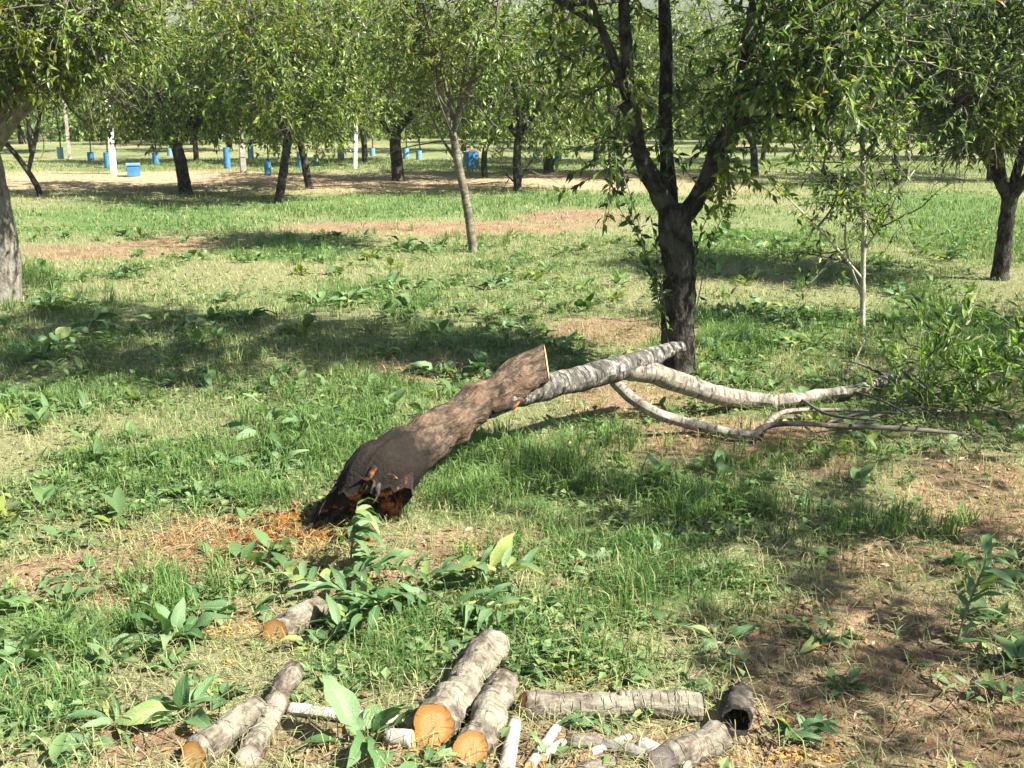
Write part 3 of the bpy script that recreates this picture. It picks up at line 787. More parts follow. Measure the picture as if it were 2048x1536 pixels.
# --- far young trees with blue guards
ORD = ['first', 'second', 'third', 'fourth', 'fifth', 'sixth', 'seventh', 'eighth', 'ninth', 'tenth', 'eleventh', 'twelfth', 'thirteenth', 'fourteenth', 'fifteenth',
       'sixteenth', 'seventeenth', 'eighteenth', 'nineteenth', 'twentieth', 'twenty-first', 'twenty-second', 'twenty-third', 'twenty-fourth', 'twenty-fifth', 'twenty-sixth',
       'twenty-seventh', 'twenty-eighth', 'twenty-ninth', 'thirtieth']
FAR = dict(sec_step=.22, sec_len=1.2, shoot_step=.17, shoot_len=.5, leaf_gap=.045, leaf_len=.14, kind='far', detail=False, zmin=.8, zmax=4.6, wood_seg=4, ratio=.4)
protos = []
def far_proto(seed):
    rng = np.random.RandomState(seed)
    top = np.array((rng.uniform(-.1, .1), 0, rng.uniform(.85, 1.1)))
    P, R = spline([(0, 0, -.1), (top[0] * .3, .02, top[2] * .5), top], [.085, .07, .065], .15)
    tv = tube_arrays(P, R, 8, .006, 9, seed)
    L = [spline(p, q, .2) for p, q in generic_limbs(rng, top, 4, 1.7, 3.0, .07)]
    lb = Batch()
    for P_, R_ in L: lb.add(*tube_arrays(P_, R_, 6, cap=False))
    bw, lf = grow(rng, L, np.zeros(3), **dict(FAR, fill=[(0, 0, 2.3, 2.1, 2.1, 1.6, 170)]))
    return [('trunk', mesh_np('trunk', tv[0], tv[1], tv[2], None, M_BARK, True), None), ('limbs', lb.mesh('limbs', M_BARK, True), None),
            ('branches', bw.mesh('branches', M_BRANCH), 'stuff'), ('crown', lf.mesh('crown', M_LEAF), 'stuff')]
protos = [far_proto(s) for s in (101, 102, 103, 104, 105)]
rngf = np.random.RandomState(9)
far_sites = []
for row, (yy, n, x0, x1) in enumerate([(31, 6, -14, 13.5), (37, 6, -17, 18), (44, 7, -21, 21)]):
    for i in range(n):
        far_sites.append((row, x0 + (x1 - x0) * (i + rngf.uniform(-.25, .25)) / (n - 1), yy + rngf.uniform(-1, 1)))
rowname = ['nearest', 'middle', 'rearmost']
cnt = [0, 0, 0]
for row, x, y in far_sites:
    z = gz(x, y)
    r = empty('orchard_tree', (x, y, z))
    s = rngf.uniform(.85, 1.15) * (1 + .06 * row); r.scale = (s, s, s); r.rotation_euler = (0, 0, rngf.uniform(0, 6.28))
    tag(r, '%s small tree from the left in the %s of the far rows' % (ORD[cnt[row]], rowname[row]), 'tree', 'small trees in the far rows')
    cnt[row] += 1
    for nm, me, kd in protos[rngf.randint(len(protos))]:
        obj(nm, me, r, kind=kd)

# blue guards, box and drum among the far trees: (x px, base y px, width px, height px)
guards = [(122, 318, 14, 26), (182, 322, 14, 20), (216, 336, 15, 34), (312, 327, 14, 24), (455, 337, 15, 46), (502, 321, 13, 30), (536, 351, 15, 32), (602, 336, 17, 34),
          (633, 331, 12, 24), (682, 319, 15, 30), (812, 319, 14, 26), (838, 319, 13, 20), (1072, 319, 14, 16), (1116, 319, 16, 16), (340, 312, 12, 18), (745, 312, 12, 18)]
def guard_mesh():
    R, r, n = .5, .46, 14
    a = np.linspace(0, 2 * math.pi, n, endpoint=False)
    rings = []
    for rad, z in ((R, 0), (R * 1.03, .33), (R, .34), (R * 1.02, .66), (R, .67), (R, 1.0), (r, 1.0), (r, 0.02)):
        rings.append(np.stack([np.cos(a) * rad, np.sin(a) * rad, np.full(n, z)], -1))
    V = np.vstack(rings); F = []
    for k in range(len(rings) - 1):
        for j in range(n):
            F.append((k * n + j, k * n + (j + 1) % n, (k + 1) * n + (j + 1) % n, (k + 1) * n + j))
    return V, np.array(F)
gV, gF = guard_mesh()
g_me = [mesh_np('tree_guard', gV, [gF], None, None, M_BLUE, False), mesh_np('tree_guard', gV, [gF], None, None, M_BLUE2, False)]
stemP, stemR = spline([(0, 0, 0), (.02, .01, .7), (-.02, .03, 1.6), (.03, 0, 2.3)], [.02, .018, .012, .005], .15)
for i, (px, py, w, h) in enumerate(sorted(guards)):
    p = G(px, py); d = math.hypot(p[1], CAM_H); k = d / FPX
    o = obj('tree_guard', g_me[1 if py < 322 else 0], None, p - np.array((0, 0, .01)))
    o.scale = (w * k * .88, w * k * .88, h * k * .9)
    tag(o, 'blue tubular tree guard, %s from the left among the far trees' % ORD[i], 'tree guard', 'blue guards among the far trees')
    # the young tree that the guard protects
    r = empty('guarded_sapling', p)
    tag(r, 'thin young tree growing out of the %s blue guard from the left' % ORD[i], 'sapling', 'young trees inside blue guards')
    rng = np.random.RandomState(300 + i)
    P = stemP * np.array((1, 1, rng.uniform(.75, 1.0))); v, f, u = tube_arrays(P, stemR, 6); obj('trunk', mesh_np('trunk', v, f, u, None, M_BARK, True), r)
    bw, lf = grow(rng, [(P, stemR)], np.zeros(3), **dict(FAR, sec_step=.14, sec_len=.6, shoot_len=.35, leaf_len=.11, start=.4, zmin=.4))
    obj('branches', bw.mesh('branches', M_BRANCH), r, kind='stuff'); obj('crown', lf.mesh('crown', M_LEAF), r, kind='stuff')

def box_arrays(sx, sy, sz, bev=.01, z0=0):
    x, y = sx / 2, sy / 2
    lv = [(z0, x - bev, y - bev), (z0 + bev, x, y), (z0 + sz - bev, x, y), (z0 + sz, x - bev, y - bev)]
    V, F = [], []
    for z, a, b in lv: V += [(-a, -b, z), (a, -b, z), (a, b, z), (-a, b, z)]
    for k in range(3):
        for j in range(4): F.append((k * 4 + j, k * 4 + (j + 1) % 4, k * 4 + 4 + (j + 1) % 4, k * 4 + 4 + j))
    F.append((3, 2, 1, 0)); F.append((12, 13, 14, 15))
    return np.array(V, float), np.array(F)
p = G(268, 353); k = math.hypot(p[1], CAM_H) / FPX
k *= .85
bx = empty('blue_box', p); bx.rotation_euler = (0, 0, .35); tag(bx, 'squat blue box standing on the pale path right of the concrete post', 'box')
v, f = box_arrays(32 * k * .9, 28 * k * .9, 24 * k, .012); obj('body', mesh_np('body', v, [f], None, None, M_BLUE), bx)
v, f = box_arrays(34 * k * .95, 30 * k * .95, 6 * k, .012, 24 * k + .003); obj('lid', mesh_np('lid', v, [f], None, None, M_BLUE2), bx)
for sx in (-1, 1):
    v, f = box_arrays(.02, .12, .03, .004, 14 * k); hh = obj('handle', mesh_np('handle', v, [f], None, None, M_BLUE), bx); hh.location = (sx * (16 * k * .9 + .008), 0, 0)
p = G(942, 337); k = math.hypot(p[1], CAM_H) / FPX
dr = empty('blue_drum', p); tag(dr, 'dark blue drum behind the slim pale young tree', 'drum')
o = obj('body', mesh_np('body', gV, [gF], None, None, M_BLUE), dr); o.scale = (30 * k, 30 * k, 32 * k)
a = np.linspace(0, 2 * math.pi, 16, endpoint=False)
v, f = box_arrays(21 * k, 21 * k, 2 * k, .01, 31 * k); obj('lid', mesh_np('lid', v, [f], None, None, M_BLUE2), dr)

# concrete posts
def post(px, top, bot, w, lean, label, mat=None):
    p = G(px, bot); k = math.hypot(p[1], CAM_H) / FPX
    h, ww = (bot - top) * k, w * k
    r = empty('concrete_post', p); tag(r, label, 'post', 'concrete posts in the orchard'); r.rotation_euler = (0, lean, .4)
    V, F = box_arrays(ww, ww, h + .1, ww * .1, -.1)
    V[8:, :2] *= .82
    obj('shaft', mesh_np('shaft', V, [F], None, None, mat or M_CONC), r)
    v, f = box_arrays(ww * .6, ww * .6, .06, .012, h + .003); obj('cap', mesh_np('cap', v, [f], None, None, mat or M_CONC), r)
    for z in (.35, .7):
        v, f = box_arrays(ww * 1.06, ww * 1.06, .02, .003, h * z); obj('wire_tie', mesh_np('wire_tie', v, [f], None, None, M_BARKG), r)
post(228, 185, 347, 12, 0, 'white concrete post beside the squat blue box')
post(487, 262, 345, 11, 0, 'grey concrete post between the leaning lime tree and the slanting trunk', M_STONE)
post(710, 240, 341, 7, .06, 'thin leaning white post left of the dark forked back-row tree')
post(140, 195, 318, 7, 0, 'grey post far left, behind the white concrete post', M_STONE)

# far wood: a continuous belt of bushes and trees behind the rows
def far_wood():
    rng = np.random.RandomState(88)
    lf = Batch()
    for i in range(230):
        y = rng.uniform(50, 85); x = rng.uniform(-.62, .62) * y
        if i > 150: y = rng.uniform(47, 54); x = rng.uniform(-.62, .62) * y
        if .36 < x / y < .43 and y < 75: continue
        rr = rng.uniform(1.2, 2.8); hh = rng.uniform(1.2, 3.6) * (.55 if i > 150 else 1)
        n = 310
        d = norm(rng.normal(0, 1, (n, 3))); s = rng.uniform(.55, 1, n) ** .5
        nz = .75 + .5 * fbm(d[:, 0] * 3 + i, d[:, 2] * 3 + d[:, 1], 7, 3)
        pos = np.array((x, y, hh * .55)) + d * (s * nz)[:, None] * np.array((rr, rr, hh * .75))
        pos[:, 2] = np.maximum(pos[:, 2], .05)
        L = rng.uniform(.22, .45, n)
        lf.add(*leaf_arrays(pos, rng.normal(0, 1, (n, 3)), rng.normal(0, .5, (n, 3)) + (0, 0, 1), L, L * .55, palette(rng, n, 'far'), detail=False))
    o = obj('far_wood', lf.mesh('far_wood', M_LEAF), kind='stuff'); o['label'] = 'continuous belt of green bushes and trees behind the far rows'; o['category'] = 'wood'
far_wood()

# ------------------------------------------------------------------ the fallen tree
def fallen_tree():
    p0 = G(700, 1050)
    root = empty('fallen_tree', p0)
    tag(root, 'broken fallen tree with rotten orange root end lying across the grass', 'fallen tree')
    o = p0
    T = [AT(728, 1030, 4.14), AT(750, 978, 4.20), AT(796, 924, 4.36), AT(862, 872, 4.58), AT(930, 826, 4.82), AT(995, 785, 5.04), AT(1042, 752, 5.16), AT(1092, 724, 5.27)]
    R = [.158, .150, .120, .096, .086, .084, .092, .09]
    P, R = spline(T, R, .03)
    V, F, U = tube_arrays(P, R, 40, .024, 9, 4, cap=False, ridge=.007)
    seg = 41
    V = V.reshape(-1, seg, 3)
    # jagged torn edge at the root end
    ax = norm(P[0] - P[3])
    away = norm(np.array((-.35, .80, .45)))
    for j in range(seg):
        a = j % 40 / 40 * 2 * math.pi
        rd = norm(V[0, j] - P[0])
        e = .07 * mnoise.noise(Vector((math.cos(a) * 2.2, math.sin(a) * 2.2, 1.7))) + .06 * mnoise.noise(Vector((math.cos(a) * 6, math.sin(a) * 6, 4.2))) + .13 * float(np.dot(rd, away)) - .02
        for i in range(14):
            w = (1 - i / 14)
            V[i, j] += ax * e * w
            V[i, j] = P[i] + ax * e * w + (V[i, j] - P[i] - ax * e * w) * (1 + (.09 * math.sin(a * 3 + 1) + .07 * math.sin(a * 5 + 2.2) + .05 * math.sin(a * 11)) * w ** 1.5)
    # sawn top: the last rings are sheared onto the plane of the cut
    cn = norm(np.array((.96, -.02, .16))); e_ = P[-1]; axe = norm(P[-1] - P[-4])
    sh = np.array([float(np.dot(e_ - V[-1, j], cn) / np.dot(axe, cn)) for j in range(seg)])
    for i in range(1, 11):
        V[-i] += axe[None] * sh[:, None] * (1 - (i - 1) / 10)
    top_ring = V[-1, :40].copy()
    V = V.reshape(-1, 3)
    V[:, 2] = np.maximum(V[:, 2], ground_h(V[:, 0], V[:, 1]) - .03)
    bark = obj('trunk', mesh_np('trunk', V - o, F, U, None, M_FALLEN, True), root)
    # rotten heart of the broken end
    n, m = 28, 40
    ring0 = V.reshape(-1, seg, 3)[0, :40]
    c = ring0.mean(0)
    vs, fs = [], []
    for i in range(n + 1):
        t = i / n
        for j in range(m):
            q = c + (ring0[j] - c) * (1 - t) * .97
            q = q - ax * (.10 * math.sin(min(t * 2.2, 1) * math.pi / 2)) + ax * (.11 * mnoise.fractal(Vector((q * 9).tolist()), 1, 2, 4) * min(1, t * 6 + .15))
            vs.append(q)
    for i in range(n):
        for j in range(m): fs.append((i * m + j, i * m + (j + 1) % m, (i + 1) * m + (j + 1) % m, (i + 1) * m + j))
    obj('rotten_heartwood', mesh_np('rotten_heartwood', np.array(vs) - o, [np.array(fs)], None, None, M_ROT, False), root)
    # torn root stubs and splinters around the break
    rng = np.random.RandomState(2)
    for k in range(16):
        j = int(rng.uniform(0, 40)); q = ring0[j]
        d = norm(ax * .9 + (q - c) * 1.2 + rng.normal(0, .25, 3) + np.array((.1, 0, -.1)))
        L = rng.uniform(.02, .10)
        pts = [q - d * .05, q + d * L * .5, q + d * L + rng.normal(0, .015, 3)]
        if min(p[2] - gz(p[0], p[1]) for p in pts) < -.02: continue
        PP, RR = spline(pts, [rng.uniform(.006, .014), .006, .0015], .02)
        v, f, u = tube_arrays(PP, RR, 7, .008, 25, k); obj('torn_root', mesh_np('torn_root', v - o, f, u, None, M_ROT if k % 4 == 0 else M_LOGD, True), root)
    for k in range(60):
        a, b = rng.uniform(0, 6.28), rng.uniform(.2, .9)
        j = int(a / 6.28 * 40) % 40
        q = c + (ring0[j] - c) * b - ax * .06
        s = rng.uniform(.015, .05); v, f = chunk(s, k)
        w = obj('rotten_chunk', mesh_np('rotten_chunk', v, [f], None, None, M_ROT), root); w.location = tuple(q - o)
    # sawn top of the main stem
    ctr = top_ring.mean(0)
    rv = [ctr + cn * .006]; ru = [(0, 0)]
    for fr in (.5, .93):
        for q in range(40): rv.append(ctr + (top_ring[q] - ctr) * fr + cn * (.006 if fr < .9 else .004)); ru.append((fr * math.cos(q * math.pi / 20), fr * math.sin(q * math.pi / 20)))
    ft = np.array([(0, 1 + q, 1 + (q + 1) % 40) for q in range(40)]); fq = np.array([(1 + q, 41 + q, 41 + (q + 1) % 40, 1 + (q + 1) % 40) for q in range(40)])
    obj('cut_face', mesh_np('cut_face', np.array(rv) - o, [ft, fq], np.array(ru), None, M_CUTP), root)
    bv = np.vstack([top_ring, [ctr]]) - cn * .001
    obj('bark_rim', mesh_np('bark_rim', bv - o, [np.array([(40, q, (q + 1) % 40) for q in range(40)])], None, None, M_BARK), root)
    # strip of torn bark underneath
    PP, RR = spline([AT(985, 822, 4.9), AT(1020, 812, 5.0), AT(1055, 795, 5.1)], [.012, .022, .008], .03)
    v, f, u = tube_arrays(PP, RR, 8, .008, 20, 3); obj('torn_bark', mesh_np('torn_bark', v - o, f, u, None, M_ROT, True), root)
    def limb(pts, rad, mat, seg=18, rough=.008, name='limb', end=None):
        PP, RR = spline(pts, rad, .03)
        v, f, u = tube_arrays(PP, RR, seg, rough, 12, len(pts))
        w = obj(name, mesh_np(name, v - o, f, u, None, mat, True), root)
        if end is not None: disc(w, PP[-1] - o, PP[-1] - PP[-2], RR[-1], end)
        return w
    limb([AT(960, 822, 4.92), AT(1025, 792, 5.09), AT(1090, 774, 5.27), AT(1160, 758, 5.42), AT(1230, 738, 5.55), AT(1285, 722, 5.66), AT(1330, 702, 5.78), AT(1362, 692, 5.86)],
         [.05, .062, .066, .064, .066, .056, .042, .03], M_MOTT, 22, .012, end=M_CUTG)
    limb([AT(1250, 740, 5.58), AT(1300, 745, 5.66), AT(1360, 765, 5.74), AT(1430, 788, 5.78), G(1500, 800, .05), G(1556, 806, .045)],
         [.05, .058, .056, .052, .047, .042], M_PALE, 20, .006)
    limb([G(1545, 805, .045), G(1590, 800, .05), G(1640, 790, .05), G(1700, 782, .06), G(1760, 765, .07), G(1822, 740, .1)],
         [.04, .036, .035, .032, .032, .024], M_PALE, 14, .008, end=M_CUTG)
    limb([AT(1228, 762, 5.54), AT(1262, 795, 5.52), AT(1310, 825, 5.42), G(1370, 845, .06), G(1440, 862, .04), G(1515, 872, .03)],
         [.03, .031, .029, .028, .027, .026], M_PALE, 14, .003)
    limb([G(1505, 872, .03), G(1535, 852, .07), G(1590, 847, .09), G(1680, 852, .085), G(1780, 856, .08), G(1870, 862, .07), G(1960, 872, .04)],
         [.022, .017, .014, .013, .012, .010, .006], M_BRANCH, 10, .002, 'branch')
    limb([G(1520, 868, .03), G(1545, 838, .06), G(1580, 822, .06), G(1660, 820, .06), G(1740, 822, .05)], [.018, .017, .014, .010, .005], M_PALE, 10, .002, 'branch')
    for pts in ([(1690, 860, 5.6), (1760, 830, 5.7), (1840, 815, 5.75), (1900, 822, 5.8)], [(1640, 850, 5.6), (1720, 828, 5.65), (1800, 826, 5.7)], [(1700, 782, 6.1), (1760, 800, 6.1), (1830, 835, 6.0)],
                [(1600, 798, 6.0), (1660, 830, 5.9), (1760, 842, 5.8)], [(1690, 760, 6.1), (1715, 710, 6.15), (1740, 655, 6.2)], [(1780, 755, 6.16), (1720, 728, 6.2), (1690, 722, 6.25)],
                [(1810, 742, 6.2), (1880, 775, 6.2), (1960, 810, 6.1), (2040, 830, 6.0)]):
        limb([G(x, y, .05 + .05 * q_) for q_, (x, y, d) in enumerate(pts)], list(np.linspace(.010, .004, len(pts))), M_BRANCH if len(pts) == 3 else M_PALE, 7, .001, 'twig')
def chunk(s, seed):
    """rough irregular lump"""
    V, F = box_arrays(1, 1, 1, .22, -.5)
    rng = np.random.RandomState(seed)
    V = V * (s * rng.uniform(.6, 1.2, 3)) + rng.normal(0, s * .12, V.shape)
    return V, F
fallen_tree()

# ------------------------------------------------------------------ firewood
FW = 'sawn firewood lying in front'
def log(label, a, b, r, mat=M_LOGB, cut=M_CUT, r2=None, far_cut=None, seed=1, rough=.013, bend=.0, name='firewood_log', seg=34, knots=1, cat='log', dz=None, tilt=1.0):
    """a, b: photo points where the axis would touch down (lifted by the radius)"""
    r2 = r2 or r
    pa, pb = G(*a), G(*b)
    pa = pa + np.array((0, 0, r * .72 + (dz[0] if dz else 0))); pb = pb + np.array((0, 0, r2 * .72 + (dz[1] if dz else 0)))
    o = pa.copy(); o[2] -= r
    root = empty(name, o); tag(root, label, cat, FW)
    rng = np.random.RandomState(seed)
    side = norm(np.cross(pb - pa, (0, 0, 1)))
    mid1 = pa + (pb - pa) * .35 + side * bend + rng.normal(0, r * .06, 3); mid2 = pa + (pb - pa) * .7 + side * bend * .7 + rng.normal(0, r * .06, 3)
    P, R = spline([pa, mid1, mid2, pb], [r, r * .97, (r + r2) / 2, r2], max(.015, r * .25))
    v, f, u = tube_arrays(P, R, seg, rough, 14, seed, cap=True, ridge=r * .05)
    n0 = norm(norm(P[0] - P[1]) + np.array((.18, -.05, .34)) * tilt); a0 = norm(P[0] - P[1])
    vv = v[:len(P) * (seg + 1)].reshape(len(P), seg + 1, 3)
    sh = np.array([float(np.dot(P[0] - vv[0, q], n0) / np.dot(a0, n0)) for q in range(seg + 1)])
    for q in range(5): vv[q] += a0[None] * sh[:, None] * (1 - q / 5)
    v[:len(P) * (seg + 1)] = vv.reshape(-1, 3)
    ring = vv[0, :seg]
    bk = obj('bark', mesh_np('bark', v - o, f, u, None, mat, True), root)
    cc = ring.mean(0); rv = [cc + n0 * .003]; ru = [(0, 0)]
    for fr in (.5, .955):
        for q in range(seg): rv.append(cc + (ring[q] - cc) * fr + n0 * .003); ru.append((fr * math.cos(2 * math.pi * q / seg), fr * math.sin(2 * math.pi * q / seg)))
    ft = np.array([(0, 1 + q, 1 + (q + 1) % seg) for q in range(seg)]); fq = np.array([(1 + q, 1 + seg + q, 1 + seg + (q + 1) % seg, 1 + (q + 1) % seg) for q in range(seg)])
    obj('cut_face', mesh_np('cut_face', np.array(rv) - o, [ft, fq], np.array(ru), None, cut), root)
    disc(root, P[-1] - o, P[-1] - P[-2], r2 * 1.0, far_cut or cut, seed=seed + 1, off=.004)
    for k in range(knots):
        t = rng.uniform(.25, .8); i = int(t * (len(P) - 1)); d = norm(np.cross(P[i + 1] - P[i], rng.normal(0, 1, 3)) + np.array((0, 0, .3)))
        PP, RR = spline([P[i] + d * R[i] * .7, P[i] + d * (R[i] * 1.14)], [r * .3, r * .2], .01)
        v, f, u = tube_arrays(PP, RR, 9, .003, 20, seed); obj('knot', mesh_np('knot', v - o, f, u, None, mat, True), bk)
    return root
log('short log with dull orange cut end beside cut leafy sprigs', (552, 1285), (640, 1232), .044, M_LOGB, M_CUT, .042, seed=3)
log('log with yellow cut end at bottom left, lying under the grey-ended log', (388, 1535), (520, 1436), .039, M_LOGB, M_CUT, .037, seed=5)
log('thin log with weathered grey cut end resting across another log', (497, 1530), (588, 1362), .030, M_LOGB, M_CUTG, .029, seed=7, dz=(.0, .015))
log('thickest log with bright orange cut end pointing at the viewer', (868, 1486), (985, 1318), .058, M_LOGB, M_CUT, .056, seed=9, rough=.016, knots=2)
log('log with orange cut end right beside the thickest log', (945, 1518), (1010, 1385), .046, M_LOGB, M_CUT, .044, seed=11)
log('straight pale log lying crosswise right of the thick logs', (1042, 1432), (1400, 1432), .040, M_LOGB, M_CUT, .040, M_CUTG, seed=13, rough=.010, knots=2)
log('greenish-tan log half in shade at the bottom, below the hollow stub', (1325, 1545), (1440, 1490), .040, M_LOGB, M_CUTG, .040, seed=15)
log('thin white stick standing out at the bottom beside the orange-ended logs', (1010, 1560), (1030, 1452), .020, M_WHITE, M_CUTP, .018, seed=17, rough=.002, name='stick', knots=0, seg=14, cat='stick')
log('thin white stick lying behind the weed left of the thickest log', (578, 1424), (800, 1452), .017, M_WHITE, M_CUTP, .018, seed=19, rough=.002, name='stick', knots=0, seg=12, cat='stick')
log('short white stub touching the thickest log on its left', (828, 1492), (770, 1484), .024, M_WHITE, M_CUTP, .024, seed=21, rough=.003, name='stick', knots=0, seg=14, cat='stick')
log('grey-blue curved stick at the bottom in front of the crosswise log', (1140, 1490), (1290, 1520), .018, M_BARKG, M_CUTG, .017, seed=23, rough=.003, bend=-.02, name='stick', knots=0, seg=12, cat='stick')
log('pale bark-covered stick at the bottom edge below the crosswise log', (1278, 1502), (1370, 1552), .024, M_WHITE, M_CUTG, .026, seed=25, rough=.004, name='stick', knots=0, seg=12, cat='stick')
log('short grey stick end at the bottom edge under the grey-blue stick', (1160, 1550), (1225, 1530), .018, M_BARKG, M_CUTG, .016, seed=27, rough=.003, name='stick', knots=0, seg=12, cat='stick')
log('small forked chip of pale wood left of the grey-blue stick', (1085, 1524), (1128, 1488), .014, M_WHITE, M_CUTP, .010, seed=29, rough=.003, name='stick', knots=1, seg=10, cat='stick')
log('thin white stick crossing under the orange-ended logs', (1060, 1540), (1120, 1452), .014, M_WHITE, M_CUTP, .012, seed=41, rough=.002, name='stick', knots=0, seg=12, cat='stick')
log('slender pale stick on the soil right of the thin white stick', (1180, 1512), (1260, 1478), .011, M_WHITE, M_CUTP, .010, seed=43, rough=.002, name='stick', knots=0, seg=12, cat='stick')
def hollow_stub():
    p = G(1474, 1460); k = .042
    root = empty('hollow_log', p); tag(root, 'dark hollow log stub at the right end of the woodpile', 'log', FW)
    d = norm(np.array((.18, .85, -.16)))       # the axis runs away from the viewer, tipped up at the mouth
    a = np.array((0, 0, k + .0)) - d * .03
    P, R = spline([a, a + d * .1, a + d * .2], [k, k * .98, k * .94], .015)
    v, f, u = tube_arrays(P, R, 28, .02, 18, 33, cap=False); obj('bark', mesh_np('bark', v, f, u, None, M_LOGD, True), root)
    P2, R2 = spline([a, a + d * .09, a + d * .18], [k * .80, k * .70, k * .4], .015)
    v2, f2, u2 = tube_arrays(P2, R2, 28, .012, 22, 35, cap=False)
    kk = len(v2); v2 = np.vstack([v2, P2[-1]]); u2 = np.vstack([u2, [0, 0]])
    last = (len(P2) - 1) * 29
    f2.append(np.array([(kk, last + j, last + j + 1) for j in range(28)]))
    obj('hollow', mesh_np('hollow', v2, [x[:, ::-1] for x in f2], u2, None, M_LOGD, True), root)
    ro, ri = v[:29], v2[:29]
    V = np.vstack([ro, ri]); F = np.array([(j, j + 1, 29 + j + 1, 29 + j) for j in range(28)])
    uv = np.vstack([np.stack([np.cos(np.linspace(0, 6.283, 29)), np.sin(np.linspace(0, 6.283, 29))], -1) * s for s in (1, .72)])
    obj('cut_face', mesh_np('cut_face', V - d * .001, [F], uv * .9, None, M_LOGD), root)
hollow_stub()

# ------------------------------------------------------------------ broad-leaved weeds
def broad_leaf(seed, ratio, n=7, m=4):
    """petiole-less blade, base at origin, along +X, length 1"""
    rng = np.random.RandomState(seed)
    V, uv, F = [], [], []
    for i in range(n + 1):
        t = i / n
        w = ratio * (math.sin(math.pi * min(1, t ** .72)) ** .8) * (1 - .18 * t) * .5 + .004
        if i == n: w = .003
        x = t; zc = (.10 + .02 * (seed % 5)) * math.sin(t * 2.2) - (.10 + .11 * (seed % 4)) * t ** 2.2
        for j in range(m + 1):
            s = j / m * 2 - 1
            wob = rng.normal(0, .02)
            V.append((x - abs(s) * .03 * (1 - t), s * w * (1 + rng.normal(0, .07)) + .06 * math.sin(t * 2.5 + seed) * t, zc + abs(s) * w * .35 + wob + .03 * math.sin(t * 9 + s * 2 + seed) * abs(s)))
            uv.append((j / m, t))
    for i in range(n):
        for j in range(m):
            a = i * (m + 1) + j; F.append((a, a + 1, a + m + 2, a + m + 1))
    return mesh_np('leaf', np.array(V), [np.array(F)], np.array(uv), None, M_WEED, True)
BROAD = [broad_leaf(s, r) for s, r in ((1, .46), (2, .52), (3, .4), (4, .6), (5, .34), (6, .44), (7, .55), (8, .5))]
LONG = [broad_leaf(s, r, 8, 4) for s, r in ((21, .26), (22, .32), (23, .29))]
ROUND = [broad_leaf(s, r, 6, 6) for s, r in ((31, .75), (32, .85), (33, .7))]
LANCE = [broad_leaf(s, r, 5, 2) for s, r in ((11, .24), (12, .28), (13, .2))]
st_P, st_R = spline([(0, 0, 0), (.5, 0, .02), (1.0, 0, 0)], [.028, .022, .016], .25)
sv, sf, su = tube_arrays(st_P, st_R, 5)
PETIOLE = mesh_np('stem', sv, sf, su, None, M_SHOOT, True)

def place_leaf(parent, base, az, el, L, meshes, rng, name='leaf', roll=None):
    o = obj(name, meshes[rng.randint(len(meshes))], parent)
    o.location = [float(v) for v in base]
    o.rotation_euler = (Matrix.Rotation(az, 3, 'Z') @ Matrix.Rotation(-el, 3, 'Y') @ Matrix.Rotation(rng.uniform(-.45, .45) if roll is None else roll, 3, 'X')).to_euler()
    o.scale = (L, L * rng.uniform(.85, 1.15), L)
    return o
def weed(label, px, py, size, n, seed, upright=.5, group='broad-leaved weeds in the grass', meshes=None):
    rng = np.random.RandomState(seed)
    p = G(px, py)
    root = empty('broadleaf_weed', p); tag(root, label, 'weed', group)
    k = math.hypot(p[1], CAM_H) / FPX
    near = py > 1240
    L0 = size * k * (.68 if near else .66)
    crowns = 1 if near else (3 if py < 760 else 2)
    n = int(n * (1.8 if near else 1.2 * crowns))
    species = [BROAD[:4], BROAD[4:], LONG, ROUND][seed % 4]
    offs = [np.zeros(3)] + [np.array((rng.normal(0, 1.3) * L0, rng.normal(0, 1.1) * L0, 0)) for _ in range(crowns - 1)]
    for q in offs[1:]: q[2] = gz(p[0] + q[0], p[1] + q[1]) - p[2]
    for i in range(n):
        of = offs[i % crowns]
        az = 2 * math.pi * (i + rng.uniform(-.35, .35)) / n * 1.618 * 2
        el = rng.uniform(.1, 1.0) * max(upright, .35) * 1.7
        L = L0 * (.62 if seed % 4 == 3 else 1) * rng.choice([.45, .7, .85, 1.0, 1.15]) * rng.uniform(.85, 1.15)
        sl = L * rng.uniform(.2, .65)
        d = np.array((math.cos(az) * math.cos(el), math.sin(az) * math.cos(el), math.sin(el)))
        s = obj('stem', PETIOLE, root); s.rotation_euler = (Matrix.Rotation(az, 3, 'Z') @ Matrix.Rotation(-el, 3, 'Y')).to_euler()
        s.scale = (sl, L * .9, L * .9); s.location = tuple(of + np.array((0, 0, -.004)))
        place_leaf(root, of + d * sl * .97 , az + rng.uniform(-.3, .3), el * rng.uniform(.2, .95), L, meshes or species, rng, roll=rng.uniform(-.8, .8))
